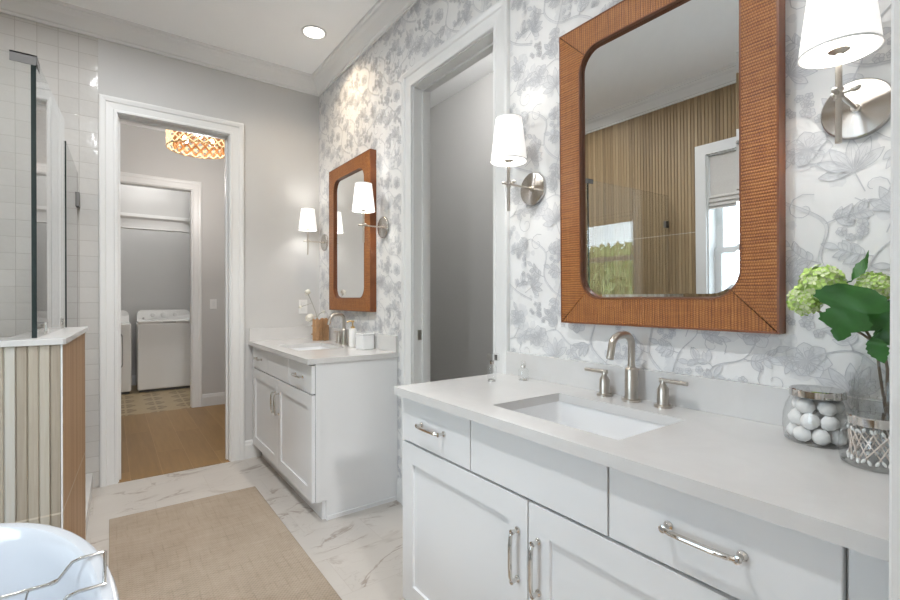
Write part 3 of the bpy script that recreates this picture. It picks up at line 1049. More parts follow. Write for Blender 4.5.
# ================================================================ ceiling cans
def can(x, y, label, power, spread, colour):
    t = thing('recessed_light', label, 'light', (x, y, ZC))
    MB().lathe([(0.066, -0.0005), (0.085, -0.0005), (0.085, -0.006), (0.074, -0.008), (0.066, -0.003)], 32, close=True).build('trim_ring', M['trim'], t)
    MB().lathe([(0, -0.0012), (0.066, -0.0012), (0.066, -0.004), (0, -0.004)], 32).build('lens', M['can'], t)
    l = bpy.data.lights.new('recessed_light_lamp', 'AREA')
    l.shape = 'DISK'
    l.size = 0.12
    l.energy = power
    l.color = colour
    l.spread = R(spread)
    o = bpy.data.objects.new('recessed_light_lamp', l)
    o.location = (0, 0, -0.012)
    COL.objects.link(o)
    o.parent = t
    return t


can(-0.298, 3.149, 'lit recessed ceiling light over the far vanity', SPOT_POWER, 130, (1.0, 0.80, 0.56))
can(-1.45, 2.75, 'unseen added recessed light over the rug before the hall doorway', ADDED_CAN_POWER, 170, (0.97, 0.985, 1.0))  # out of view, added to brighten the far half of the room
can(-1.45, 1.0, 'unseen added recessed light over the rug beside the tub', ADDED_CAN_POWER, 170, (0.96, 0.98, 1.0))  # out of view, added to brighten the near half of the room
can(-2.30, 3.05, 'recessed ceiling light inside the shower', SHOWER_POWER, 170, (1.0, 0.975, 0.94))

# ================================================================ vanities
VW = 1.348   # counter length
CT0, CT1, CD = 0.884, 0.914, 0.571


def pull(length, mount, along, parent, name='pull'):
    """arched bar handle on two round feet; mount=(x,y,z) centre on the face; along 'y' or 'z'"""
    x, y, z = mount
    h = length / 2

    def P(s, o):
        return (x - o, y + s, z) if along == 'y' else (x - o, y, z + s)
    mb = MB()
    for s in (-h + 0.008, h - 0.008):
        mb.lathe([(0, 0), (0.0095, 0), (0.0095, -0.004), (0.0055, -0.008), (0.0055, -0.018), (0.0075, -0.022), (0.0075, -0.026), (0, -0.029)], 14, P(s, 0), 'x')
    mb.tube([P(-h + 0.008, 0.020), P(-h + 0.012, 0.025), P(-h + 0.024, 0.0285), P(-h / 3, 0.030), P(h / 3, 0.030), P(h - 0.024, 0.0285), P(h - 0.012, 0.025), P(h - 0.008, 0.020)], [0.0045, 0.0048, 0.0055, 0.006, 0.006, 0.0055, 0.0048, 0.0045], 10)
    return mb.build(name, M['chrome'], parent)


def shaker(y0, y1, z0, z1, parent):
    mb = MB()
    a = 0.072
    mb.grid([y0, y0 + a, y1 - a, y1], [z0, z0 + a, z1 - a, z1], {(1, 1)}, 0, -0.543, -0.523)
    mb.box(-0.534, -0.523, y0 + a, y1 - a, z0 + a, z1 - a)
    return mb.build('door', M['cabinet'], parent)


def vanity(yc, label):
    t = thing('vanity_cabinet', label, 'bathroom cabinet', (0, yc, 0), group='white vanity cabinets')
    h = VW / 2 - 0.013
    mb = MB()
    for a, b in ((-h, -h + 0.018), (h - 0.018, h)):
        mb.prism([(-0.002, 0.0), (-0.002, CT0), (-0.521, CT0), (-0.521, 0.11), (-0.46, 0.11), (-0.46, 0.0)], 1, a, b)
    mb.box(-0.518, -0.002, -h + 0.018, h - 0.018, 0.11, 0.128)
    mb.box(-0.478, -0.46, -h + 0.018, h - 0.018, 0.0, 0.11)
    mb.box(-0.010, -0.002, -h + 0.018, h - 0.018, 0.128, CT0)
    mb.box(-0.518, -0.500, -h + 0.018, h - 0.018, 0.84, CT0)
    for s in (-1, 1):
        mb.box(-0.462, -0.002, min(s * h, s * (h + 0.010)), max(s * h, s * (h + 0.010)), 0.0, 0.022)
        mb.box(-0.521, -0.492, min(s * h, s * (h + 0.004)), max(s * h, s * (h + 0.004)), 0.11, CT0)
    mb.build('carcass', M['cabinet'], t)
    dz0, dz1, g = 0.716, 0.874, 0.0025
    e = h - 0.004
    inner = 0.246
    for s in (-1, 1):
        y0, y1 = sorted((s * (inner + g), s * e))
        d = MB().box(-0.543, -0.523, y0, y1, dz0, dz1, 0.002).build('drawer_front', M['cabinet'], t)
        pull(0.15, (-0.543, (y0 + y1) / 2, 0.797), 'y', d)
        y0, y1 = sorted((s * g, s * e))
        d = shaker(y0, y1, 0.112, 0.708, t)
        pull(0.15, (-0.543, s * 0.038, 0.550), 'z', d)
    MB().box(-0.543, -0.523, -inner + g, inner - g, dz0, dz1, 0.002).build('false_front', M['cabinet'], t)
    MB().box(-0.5235, -0.519, -e, e, 0.116, 0.87).build('gap_shade_sheet', M['gap'], t)  # dark sheet behind the fronts, painting the shade in their gaps
    return t


YV1, YV2 = 0.871, YF - VW / 2
v1 = vanity(YV1, 'white vanity cabinet nearest the camera, below the large mirror')
v2 = dup(v1, (0, YV2 - 0.002, 0), 'white vanity cabinet in the far corner beside the hall doorway')


def counter(yc, label, ext):
    t = thing('vanity_countertop', label, 'countertop', (0, yc, 0), group='white quartz vanity tops')
    h = VW / 2
    sx0, sx1, sy = -0.472, -0.158, 0.225
    lo = -h - ext
    mb = MB()
    mb.grid([-CD, sx0, sx1, -0.001], [lo, -sy, sy, h], {(1, 1)}, 2, CT0 + 0.0005, CT1)
    mb.build('slab', M['quartz'], t)
    MB().box(-0.021, -0.001, lo, h, CT1, CT1 + 0.10, 0.001).build('backsplash', M['quartz'], t)
    # undermount basin
    b = MB()
    rim, dep = 0.004, 0.15
    def ring(o, z, r):
        x0, x1, y0, y1 = sx0 - rim + o, sx1 + rim - o, -sy - rim + o, sy + rim - o
        pts = arc(x1 - r, y1 - r, r, 0, 90, 6) + arc(x0 + r, y1 - r, r, 90, 180, 6) + arc(x0 + r, y0 + r, r, 180, 270, 6) + arc(x1 - r, y0 + r, r, 270, 360, 6)
        return [b.bm.verts.new((x, y, z)) for x, y in pts]
    rs = [ring(0, CT0 + 0.0, 0.02), ring(0.006, CT0 - 0.06, 0.03), ring(0.016, CT0 - 0.11, 0.04), ring(0.045, CT0 - dep + 0.008, 0.05), ring(0.10, CT0 - dep, 0.04)]
    for A, B in zip(rs, rs[1:]):
        for k in range(len(A)):
            f = b.bm.faces.new((A[k], A[(k + 1) % len(A)], B[(k + 1) % len(A)], B[k]))
            f.smooth = True
    b.bm.faces.new(rs[-1])
    bs = b.build('sink_basin', M['ceramic'], t)
    MB().lathe([(0, 0.004), (0.02, 0.004), (0.028, 0.002), (0.03, 0.0), (0, 0)], 24, ((sx0 + sx1) / 2, 0, CT0 - dep)).build('drain', M['nickel'], bs)
    return t


MB().box(-0.533, -0.513, YN + 0.002 - YV1, -VW / 2 + 0.012, 0.0005, CT0).build('filler_strip', M['cabinet'], v1)
c1 = counter(YV1, 'white quartz countertop with undermount sink, nearest the camera', YV1 - VW / 2 - YN - 0.001)
c2 = counter(YV2 - 0.001, 'white quartz countertop with undermount sink in the far corner', 0.0)
MB().box(-CD + 0.004, -0.021, VW / 2 - 0.02, VW / 2, CT1, CT1 + 0.10, 0.001).build('side_splash', M['quartz'], c2)


def faucet(yc, label):
    t = thing('widespread_faucet', label, 'faucet', (-0.068, yc, CT1), group='brushed nickel faucets')
    mb = MB()
    mb.lathe([(0, 0), (0.030, 0), (0.030, 0.007), (0.0215, 0.009), (0.0205, 0.02), (0.0205, 0.100), (0.019, 0.106), (0.0125, 0.112), (0.0125, 0.12), (0, 0.12)], 28)
    path = [(0, 0, 0.11), (0, 0, 0.15), (0, 0, 0.185)]
    for k in range(1, 9):
        a = R(180 * k / 8 * 0.94)
        path.append((-0.040 + 0.040 * math.cos(a), 0, 0.185 + 0.033 * math.sin(a)) if k <= 4 else (-0.058 - 0.04 * (-math.cos(a)) * 1.2 + 0.0, 0, 0.187 + 0.031 * math.sin(a)))
    path.append((-0.112, 0, 0.165))
    path.append((-0.117, 0, 0.145))
    mb.tube(path, 0.0115, 16)
    mb.build('spout', M['nickel'], t)
    for s in (-1, 1):
        hb = MB()
        hb.lathe([(0, 0), (0.026, 0), (0.026, 0.007), (0.018, 0.009), (0.017, 0.016), (0.017, 0.056), (0.010, 0.068), (0.008, 0.074), (0.008, 0.085), (0, 0.087)], 24, (0.004, s * 0.105, 0))
        h = hb.build('handle', M['nickel'], t)
        lb = MB()
        lb.tube([(0.004, s * 0.095, 0.081), (0.004, s * 0.12, 0.0815), (0.000, s * 0.182, 0.082)], [0.0075, 0.0065, 0.0060], 12)
        lb.build('lever', M['nickel'], h)
    return t


f1 = faucet(YV1 - 0.002, 'brushed nickel faucet with two levers on the near countertop')
dup(f1, (-0.068, YV2, CT1), 'brushed nickel faucet with two levers on the far countertop')


# ================================================================ mirrors
def framed_mirror(loc, tilt, label):
    t = thing('rattan_mirror', label, 'mirror', loc, (0, tilt, 0), group='rattan framed mirrors')
    HW, H = 0.359, 1.085
    fw, D, rr = 0.089, 0.045, 0.085
    ix, iz0, iz1 = HW - fw, fw, H - fw
    g = 0.0009
    n = 7
    e = 0.005

    def inner_arc(cx, cz, a0, a1):
        return arc(cx, cz, rr, a0, a1, n)
    # stiles and rails as mitred boards (y, z), with the rounded inner corner split at the mitre
    o = HW - e
    z0, z1 = e, H - e
    bl = (-ix + rr, iz0 + rr)
    br = (ix - rr, iz0 + rr)
    tl = (-ix + rr, iz1 - rr)
    trr = (ix - rr, iz1 - rr)
    boards = [
        ('bottom_rail', [(-o + g, z0), (o - g, z0)] + inner_arc(*br, 315, 270) + inner_arc(*bl, 270, 225), M['rattan_y']),
        ('top_rail', [(o - g, z1), (-o + g, z1)] + inner_arc(*tl, 135, 90) + inner_arc(*trr, 90, 45), M['rattan_y']),
        ('stile', [(-o, z1 - g), (-o, z0 + g)] + inner_arc(*bl, 225, 180) + inner_arc(*tl, 180, 135), M['rattan_z']),
        ('stile', [(o, z0 + g), (o, z1 - g)] + inner_arc(*trr, 45, 0) + inner_arc(*br, 360, 315), M['rattan_z']),
    ]
    for nm, pts, mt in boards:
        cy = sum(p[0] for p in pts) / len(pts)
        cz = sum(p[1] for p in pts) / len(pts)
        sh = [(cy + (a - cy) * 0.9965, cz + (b - cz) * 0.9965) for a, b in pts]
        MB().prism(sh, 0, -D, -0.012).build(nm, mt, t)
    MB().grid([-HW, -o, o, HW], [0, z0, z1, H], {(1, 1)}, 0, -D - 0.001, -0.0005).build('edge_band', M['rim_wood'], t)
    # dark inner lip
    lip = MB()
    ring = arc(*trr, rr, 0, 90, 8) + arc(*tl, rr, 90, 180, 8) + arc(*bl, rr, 180, 270, 8) + arc(*br, rr, 270, 360, 8)
    ring2 = arc(*trr, rr - 0.004, 0, 90, 8) + arc(*tl, rr - 0.004, 90, 180, 8) + arc(*bl, rr - 0.004, 180, 270, 8) + arc(*br, rr - 0.004, 270, 360, 8)
    k = len(ring)
    V = [[lip.bm.verts.new((x, a, b)) for a, b in rg] for rg, x in ((ring, -D - 0.0015), (ring2, -D - 0.0015), (ring2, -0.0305), (ring, -0.0305))]
    for A, B in zip(V, V[1:] + V[:1]):
        for i in range(k):
            lip.bm.faces.new((A[i], A[(i + 1) % k], B[(i + 1) % k], B[i]))
    lip.build('inner_lip', M['rim_wood'], t)
    MB().box(-0.012, -0.001, -o, o, z0, z1).build('back_board', M['rim_wood'], t)
    # mirror plate with a narrow bevelled margin
    gl = MB()
    pts = [(a, b) for a, b in ring]
    pin = arc(trr[0], trr[1], rr - 0.017, 0, 90, 8) + arc(tl[0], tl[1], rr - 0.017, 90, 180, 8) + arc(bl[0], bl[1], rr - 0.017, 180, 270, 8) + arc(br[0], br[1], rr - 0.017, 270, 360, 8)
    A = [gl.bm.verts.new((-0.0290, a, b)) for a, b in pts]
    B = [gl.bm.verts.new((-0.0312, a, b)) for a, b in pin]
    for i in range(k):
        gl.bm.faces.new((A[i], A[(i + 1) % k], B[(i + 1) % k], B[i]))
    gl.bm.faces.new(B)
    Z = [gl.bm.verts.new((-0.0125, a, b)) for a, b in pts]
    for i in range(k):
        gl.bm.faces.new((A[i], A[(i + 1) % k], Z[(i + 1) % k], Z[i]))
    gl.bm.faces.new(Z[::-1])
    gl.build('mirror_plate', M['mirror'], t)
    return t


MZ = 1.157
MTILT = R(-0.7)
m1 = framed_mirror((-0.001, 0.821, MZ), MTILT, 'large rattan framed mirror above the near vanity')
m2 = dup(m1, (-0.001, 3.155, MZ), 'rattan framed mirror above the far corner vanity')
m2.rotation_euler = (0, 0, 0)


# ================================================================ wall sconces
def sconce(yc, label):
    t = thing('wall_sconce', label, 'wall lamp', (0, yc, 1.708), group='nickel wall sconces')
    xr = -0.146
    MB().lathe([(0.0, -0.016), (0.066, -0.014), (0.069, -0.011), (0.070, -0.0005), (0, -0.0005)], 48, axis='x').build('backplate', M['spun'], t)
    mb = MB()
    mb.tube([(-0.012, 0, 0), (-0.10, 0, 0), (xr - 0.028, 0, 0)], 0.0045, 12)
    mb.lathe([(0, 0.0), (0.009, 0.0), (0.009, -0.008), (0, -0.008)], 16, (-0.014, 0, 0), 'x')
    mb.ball((xr - 0.030, 0, 0), 0.006)
    mb.build('arm', M['nickel'], t)
    mb = MB()
    mb.tube([(xr, 0, -0.108), (xr, 0, 0.10)], 0.0062, 14)
    mb.tube([(xr, 0, -0.012), (xr, 0, 0.012)], 0.0095, 14)
    mb.tube([(xr, -0.022, 0.002), (xr, 0.012, 0)], 0.0042, 10)
    mb.ball((xr - 0.001, -0.029, 0.003), 0.0095, 0.55, 1, 0.8)
    mb.build('rod', M['nickel'], t)
    MB().lathe([(0, 0.085), (0.010, 0.088), (0.020, 0.094), (0.020, 0.100), (0.014, 0.103), (0.014, 0.125), (0, 0.125)], 20, (xr, 0, 0)).build('socket', M['nickel'], t)
    z0, z1, r0, r1 = 0.090, 0.264, 0.0725, 0.0525
    sh = MB()
    sh.lathe([(r0, z0), (r1, z1), (r1 - 0.002, z1), (r0 - 0.002, z0)], 40, (xr, 0, 0), close=True)
    shade = sh.build('shade', M['shade'], t)
    for r, z in ((r0, z0 + 0.002), (r1, z1 - 0.002)):
        rg = MB()
        rg.lathe([(r - 0.003, z - 0.002), (r + 0.0012, z - 0.002), (r + 0.0008, z + 0.002), (r - 0.003, z + 0.002)], 40, (xr, 0, 0), close=True)
        rg.build('shade_hem', M['trim'], shade)
    MB().ball((xr, 0, 0.138), 0.018, 1, 1, 1.2).build('bulb', M['bulb'], t)
    l = bpy.data.lights.new('sconce_lamp', 'POINT')
    l.energy = SCONCE_POWER
    l.color = (1.0, 0.985, 0.96)
    l.shadow_soft_size = 0.045
    lo = bpy.data.objects.new('sconce_lamp', l)
    lo.location = (xr, 0, 0.175)
    COL.objects.link(lo)
    lo.parent = t
    return t


s1 = sconce(1.365, 'white shaded wall sconce between the toilet doorway and large mirror')
dup(s1, (0, 0.318, 1.699), 'white shaded wall sconce nearest the camera, above the green hydrangeas')
dup(s1, (0, 2.69, 1.710), 'white shaded wall sconce between the far mirror and toilet doorway')
dup(s1, (0, 3.715, 1.710), 'white shaded wall sconce in the far corner, beyond the far mirror')

# ================================================================ shower
XG0, YG, XG1, YPE, YDE = -1.667, 2.300, -1.628, 3.03, YF
PX0, PX1 = -1.583, -1.545                # right face of the half wall at its front and far ends
PYF = 2.215
pw = thing('shower_half_wall', 'ribbed tile half wall of the shower behind the tub', 'half wall', (0, 0, 0))
cz0, cz1 = 1.080, 1.102
th = 0.15
MB().prism([(XL, PYF + 0.008), (PX0 - 0.004, PYF + 0.008), (PX1 - 0.004, YPE), (PX1 - th, YPE), (PX0 - th, PYF + th), (XL, PYF + th)], 2, 0, cz0).build('core', M['zellige'], pw)
mb = MB()
x = PX0 - 0.003
while x > XL:
    x0 = max(x - pitch, XL)
    g = 0.0035
    if x - x0 > 0.012:
        mb.prism([(x0, PYF + 0.0078), (x0, PYF + 0.0055), (x0 + g, PYF), (x - g, PYF), (x, PYF + 0.0055), (x, PYF + 0.0078)], 2, 0, cz0)
    x = x0
mb.build('ribbed_face', M['rib_front'], pw)
mb = MB()
n = int((YPE - PYF) / pitch)
for k in range(n):
    a, b = (k + 0.06) / n, (k + 0.94) / n
    ya, yb = PYF + 0.006 + (YPE - PYF - 0.006) * a, PYF + 0.006 + (YPE - PYF - 0.006) * b
    xa, xb = PX0 + (PX1 - PX0) * a, PX0 + (PX1 - PX0) * b
    mb.prism([(xa - 0.004, ya - 0.002), (xa, ya), (xb, yb), (xb - 0.004, yb + 0.002)], 2, 0, cz0)
mb.build('ribbed_end', M['rib_side'], pw)
MB().box(PX0 - 0.004, PX0 + 0.0012, PYF - 0.001, PYF + 0.004, 0, cz0).build('corner_trim', M['trim'], pw)
cp = [(XL, PYF - 0.012), (PX0 + 0.004, PYF - 0.012), (PX0 + 0.012, PYF - 0.004), (PX1 + 0.012, YPE + 0.012), (PX1 - th - 0.012, YPE + 0.012), (PX0 - th - 0.012, PYF + th + 0.012), (XL, PYF + th + 0.012)]
MB().prism(cp, 2, cz0, cz1, 0.002).build('cap', M['quartz'], pw)


def panel(name, p, q, z0, z1, parent, edges):
    """vertical glass sheet from p to q (xy); edge faces at the given ends are dark green"""
    p, q = Vector((*p, 0)), Vector((*q, 0))
    d = (q - p).normalized()
    nrm = Vector((-d.y, d.x, 0)) * 0.006
    mb = MB()
    mb.prism([tuple((p + nrm).xy), tuple((q + nrm).xy), tuple((q - nrm).xy), tuple((p - nrm).xy)], 2, z0, z1)
    o = mb.build(name, None, parent, mats=[M['glass'], M['glass_edge']], pick=lambda f: 1 if abs(f.normal.dot(d)) > 0.9 and ((f.calc_center_median() - p).dot(d) < 0.01 and 'p' in edges or (f.calc_center_median() - q).dot(d) > -0.01 and 'q' in edges) else 0)
    return o


gz = 2.14
gs = thing('shower_screen', 'fixed frameless glass screen standing on the shower half wall', 'shower screen', (0, 0, 0))
panel('front_glass', (XL + 0.004, YG), (XG0 - 0.001, YG), cz1, gz, gs, '')
panel('side_glass', (XG0 + 0.002, YG - 0.006), (XG1, YPE - 0.02), cz1, gz, gs, 'p')
# the corner where the sheets meet: dark polished edge
MB().box(XG0 - 0.007, XG0 + 0.004, YG - 0.0075, YG - 0.0062, cz1, gz).build('glass_corner', M['glass_edge'], gs)
mb = MB()
mb.box(XG0 - 0.064, XG0 + 0.010, YG - 0.011, YG - 0.0077, gz - 0.030, gz + 0.006)
mb.box(XG0 - 0.064, XG0 + 0.010, YG - 0.011, YG + 0.010, gz + 0.001, gz + 0.006)
mb.box(XG0 + 0.0085, XG0 + 0.0115, YG - 0.011, YG + 0.07, gz - 0.030, gz + 0.006)
mb.build('corner_clamp', M['greymetal'], gs)
for yy in (2.49, 2.93):
    xx = XG0 + (XG1 - XG0) * (yy - YG) / (YPE - YG)
    mb = MB()
    mb.box(xx + 0.0065, xx + 0.013, yy - 0.022, yy + 0.022, cz1, cz1 + 0.05, 0.001)
    mb.box(xx - 0.013, xx - 0.0065, yy - 0.022, yy + 0.022, cz1, cz1 + 0.05, 0.001)
    mb.build('base_clamp', M['chrome'], gs)
MB().box(XL + 0.002, XL + 0.05, YG - 0.012, YG + 0.012, 1.84, 1.90, 0.001).build('wall_clamp', M['greymetal'], gs)

sd = thing('shower_door', 'frameless glass shower door hung from the white tiled wall', 'shower door', (0, 0, 0))
panel('door_glass', (-1.626, YPE + 0.05), (-1.612, YF - 0.008), 0.12, 2.055, sd, 'p')
for z in (0.45, 1.88):
    mb = MB()
    mb.box(-1.628, -1.596, YF - 0.075, YF - 0.002, z - 0.045, z + 0.045, 0.002)
    mb.build('hinge', M['greymetal'], sd)
tag(MB().prism([(-1.74, YPE), (PX1, YPE), (-1.536, YF), (-1.74, YF)], 2, 0.0005, 0.10, 0.002).build('shower_curb', M['quartz']), 'low white quartz curb under the glass shower door', 'curb')

# ================================================================ tub
tb = thing('bathtub', 'white oval freestanding bathtub in front of the half wall', 'bathtub', (-1.812, 1.14, 0))
TA, TBH, TH = 0.392, 0.775, 0.585


def oval(mb, a, b, z, n=72, e=2.15):
    vs = []
    for k in range(n):
        t = 2 * PI * k / n
        c, s = math.cos(t), math.sin(t)
        vs.append(mb.bm.verts.new((a * math.copysign(abs(c) ** (2 / e), c), b * math.copysign(abs(s) ** (2 / e), s), z)))
    return vs


mb = MB()
prof = [(-0.11, 0.0), (-0.105, 0.02), (-0.085, 0.18), (-0.055, 0.36), (-0.022, 0.51), (-0.004, 0.565), (0.0, 0.577), (-0.004, 0.5845), (-0.012, 0.587), (-0.030, 0.584), (-0.040, 0.574), (-0.052, 0.52), (-0.085, 0.33), (-0.12, 0.19), (-0.16, 0.14), (-0.24, 0.125)]
rs = [oval(mb, TA + d, TBH + d, z) for d, z in prof]
for A, B in zip(rs, rs[1:]):
    for k in range(len(A)):
        f = mb.bm.faces.new((A[k], A[(k + 1) % len(A)], B[(k + 1) % len(A)], B[k]))
        f.smooth = True
mb.bm.faces.new(rs[0])
mb.bm.faces.new(rs[-1])
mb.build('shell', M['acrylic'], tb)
MB().lathe([(0, 0.006), (0.025, 0.005), (0.034, 0.0), (0, 0)], 24, (0, -0.1, 0.125)).build('drain', M['chrome'], tb)

# wire caddy across the tub
cy0, cy1 = 1.325, 1.492
zr = TH + 0.008
cd_ = thing('bath_caddy', 'polished wire caddy lying across the tub rim', 'bath caddy', (0, 0, 0))
xr_, xl_ = -1.452, -2.178
mb = MB()


def rail(y):
    return [(xr_, y, zr), (-1.500, y, zr), (-1.517, y, zr - 0.004), (-1.545, y, zr - 0.040), (-1.562, y, zr - 0.044), (-2.068, y, zr - 0.044), (-2.085, y, zr - 0.040), (-2.113, y, zr - 0.004), (-2.130, y, zr), (xl_, y, zr)]


loop = rail(cy1)[:] + rail(cy0)[::-1]
pts = []
for i, p in enumerate(loop):
    pts.append(p)
mb.tube(pts, 0.0042, 10, closed=True)
mb.build('frame_wire', M['chrome'], cd_)
for k in range(9):
    xx = -1.60 - k * 0.055
    MB().tube([(xx, cy0, zr - 0.046), (xx, cy1, zr - 0.046)], 0.0025, 8).build('cross_wire', M['chrome'], cd_)
for y in (cy0, cy1):
    MB().tube([(-1.546, y, zr - 0.040), (-1.552, y, zr - 0.0425), (-1.560, y, zr - 0.044)], 0.0056, 10).build('collar', M['chrome'], cd_)

# ================================================================ rug
tag(MB().box(-1.448, -0.672, 0.62, 3.225, 0.0005, 0.009, 0.003).build('runner_rug', M['rug']), 'beige woven runner rug on the marble floor', 'rug')

# ================================================================ switches and outlets
def wall_plate(name, label, cat, loc, rot, two):
    t = thing(name, label, cat, loc, rot)
    MB().box(-0.036, 0.036, -0.006, -0.0004, -0.058, 0.058, 0.002).build('plate', M['white_plastic'], t)
    if two:
        for z in (-0.024, 0.024):
            MB().box(-0.016, 0.016, -0.0085, -0.0055, z - 0.015, z + 0.015, 0.002).build('socket', M['trim'], t)
    else:
        MB().box(-0.016, 0.016, -0.009, -0.0055, -0.032, 0.032, 0.002).build('rocker', M['trim'], t)
    return t


wall_plate('power_outlet', 'white outlet plate above the far countertop, left of the sconce', 'outlet', (-0.142, YF, 1.178), (0, 0, 0), True)
wall_plate('light_switch', 'white light switch in the hall beside the laundry doorway', 'switch', (-0.47, HY, 1.18), (0, 0, 0), False)

# ================================================================ hall chandelier
ch = thing('crystal_ceiling_light', 'glowing gold crystal drum ceiling light in the hall', 'ceiling light', (-0.75, 5.0, ZC))
MB().lathe([(0, -0.0005), (0.07, -0.0005), (0.07, -0.02), (0.06, -0.028), (0, -0.028)], 24).build('canopy', M['brass'], ch)
MB().tube([(0, 0, -0.025), (0, 0, -0.22)], 0.008, 10).build('stem', M['brass'], ch)
cr, ct, cb = 0.27, -0.225, -0.425
fr = MB()
for z in (ct, cb):
    fr.lathe([(cr - 0.004, z - 0.004), (cr + 0.004, z - 0.004), (cr + 0.004, z + 0.004), (cr - 0.004, z + 0.004)], 40, close=True)
for a in range(4):
    t_ = a * PI / 2
    fr.tube([(0, 0, ct), (cr * math.cos(t_), cr * math.sin(t_), ct)], 0.004, 8)
fr.build('drum_frame', M['brass'], ch)
lat = MB()
N = 20
for k in range(N):
    for j in range(3):
        za, zb = ct + (cb - ct) * j / 3, ct + (cb - ct) * (j + 1) / 3
        for s in (0.5, -0.5):
            a0, a1 = 2 * PI * k / N, 2 * PI * (k + s * 2) / N
            am = (a0 + a1) / 2
            lat.tube([(cr * math.cos(a0), cr * math.sin(a0), za), (cr * math.cos(a1), cr * math.sin(a1), zb)], 0.0058, 6)
lat.build('crystal_lattice', M['crystal'], ch)
inn = MB()
for k in range(16):
    for j in range(2):
        za, zb = ct + (cb - ct) * j / 2, ct + (cb - ct) * (j + 1) / 2
        for s_ in (1, -1):
            a0, a1 = 2 * PI * k / 16, 2 * PI * (k + s_) / 16
            inn.tube([(0.21 * math.cos(a0), 0.21 * math.sin(a0), za), (0.21 * math.cos(a1), 0.21 * math.sin(a1), zb)], 0.010, 6)
inn.build('amber_lattice', M['amber'], ch)
for k in range(3):
    a = 2 * PI * k / 3 + 0.4
    MB().tube([(0, 0, ct), (0.1 * math.cos(a), 0.1 * math.sin(a), ct - 0.03), (0.13 * math.cos(a), 0.13 * math.sin(a), ct - 0.06)], 0.007, 8).build('arm', M['brass'], ch)
    MB().ball((0.13 * math.cos(a), 0.13 * math.sin(a), ct - 0.095), 0.028, 1, 1, 1.3).build('bulb', M['bulb'], ch)
l = bpy.data.lights.new('hall_lamp', 'POINT')
l.energy = HALL_POWER
l.color = (1.0, 0.95, 0.91)
l.shadow_soft_size = 0.12
lo = bpy.data.objects.new('hall_lamp', l)
lo.location = (0, 0, -0.72)
COL.objects.link(lo)
lo.parent = ch


def added_light(x, y, label, power):
    t = thing('added_ceiling_light', label, 'ceiling light', (x, y, ZC))
    MB().lathe([(0, -0.0005), (0.15, -0.0005), (0.15, -0.02), (0.14, -0.025), (0, -0.025)], 32).build('base', M['trim'], t)
    MB().lathe([(0.135, -0.025), (0.12, -0.06), (0.07, -0.08), (0, -0.085)], 32).build('diffuser', M['can'], t)
    l = bpy.data.lights.new('added_fill_lamp', 'POINT')
    l.energy = power
    l.color = (1.0, 0.985, 0.97)
    l.shadow_soft_size = 0.1
    o = bpy.data.objects.new('added_fill_lamp', l)
    o.location = (0, 0, -0.2)
    COL.objects.link(o)
    o.parent = t


added_light(-1.1, 7.4, 'unseen added ceiling light above the washing machine', LAUNDRY_POWER)  # unseen lamp, added to light the washer alcove
added_light(-1.1, 6.42, 'unseen added ceiling light just inside the laundry doorway', 6.5)  # second unseen lamp, added to brighten the header wall
added_light(-1.1, -1.7, 'unseen added ceiling light in the bedroom behind the camera', BEDROOM_POWER)  # unseen lamp, added as fill through the entry doorway
added_light(0.40, 2.60, 'unseen added ceiling light in the toilet room', CLOSET_POWER)  # unseen lamp, added to lift the toilet room walls

# ================================================================ washer and dryer
def appliance(name, x0, label, cat, front_load):
    t = thing(name, label, cat, (x0, 7.33, 0))
    w, d, h = 0.685, 0.68, 0.915
    mb = MB()
    mb.box(0, w, 0.0, d, 0.03, h, 0.018, 3)
    mb.build('body', M['enamel'], t)
    MB().box(0.02, w - 0.02, 0.03, d - 0.02, 0.0005, 0.03).build('plinth', M['dark_plastic'], t)
    # console at the back with rounded upper corners
    c = MB()
    pts = [(0.012, h)] + arc(0.012 + 0.07, h + 0.165 - 0.07, 0.07, 180, 90, 6) + arc(w - 0.012 - 0.07, h + 0.165 - 0.07, 0.07, 90, 0, 6) + [(w - 0.012, h)]
    c.prism(pts, 1, d - 0.14, d - 0.01)
    for v in c.bm.verts:
        if v.co.y < d - 0.1 and v.co.z < h + 0.01:
            v.co.y -= 0.06
    c.build('console', M['enamel'], t)
    if front_load:
        dr = MB()
        a, b, zz0, zz1, r = 0.09, w - 0.09, 0.34, 0.80, 0.05
        pts = arc(b - r, zz1 - r, r, 0, 90, 6) + arc(a + r, zz1 - r, r, 90, 180, 6) + arc(a + r, zz0 + r, r, 180, 270, 6) + arc(b - r, zz0 + r, r, 270, 360, 6)
        dr.prism(pts, 1, -0.012, 0.002)
        dd = dr.build('door', M['grey_plastic'], t)
        p2 = [(a + (u - a) * .95 + .012, zz0 + (v - zz0) * .95 + .012) for u, v in pts]
        MB().prism(p2, 1, -0.018, -0.0115).build('door_panel', M['enamel'], dd)
    else:
        ld = MB().box(0.004, w - 0.004, -0.012, d - 0.2, h, h + 0.028, 0.010).build('lid', M['enamel'], t)
        MB().box(w * .42, w * .64, -0.016, -0.008, h + 0.006, h + 0.018, 0.003).build('lid_grip', M['grey_plastic'], ld)
    for k, (u, r) in enumerate(((0.30, 0.030), (0.49, 0.040), (0.70, 0.028))):
        kb = MB()
        yk = d - 0.175
        kb.lathe([(0, 0), (r, 0), (r * 0.95, -0.022), (r * 0.8, -0.026), (0, -0.026)], 20, (u * w, yk, h + 0.095), 'y')
        kb.build('dial', M['white_plastic'], t)
    MB().lathe([(0, 0), (0.013, 0), (0.013, -0.01), (0, -0.01)], 16, (0.13 * w, d - 0.185, h + 0.05), 'y').build('button', M['grey_plastic'], t)
    return t


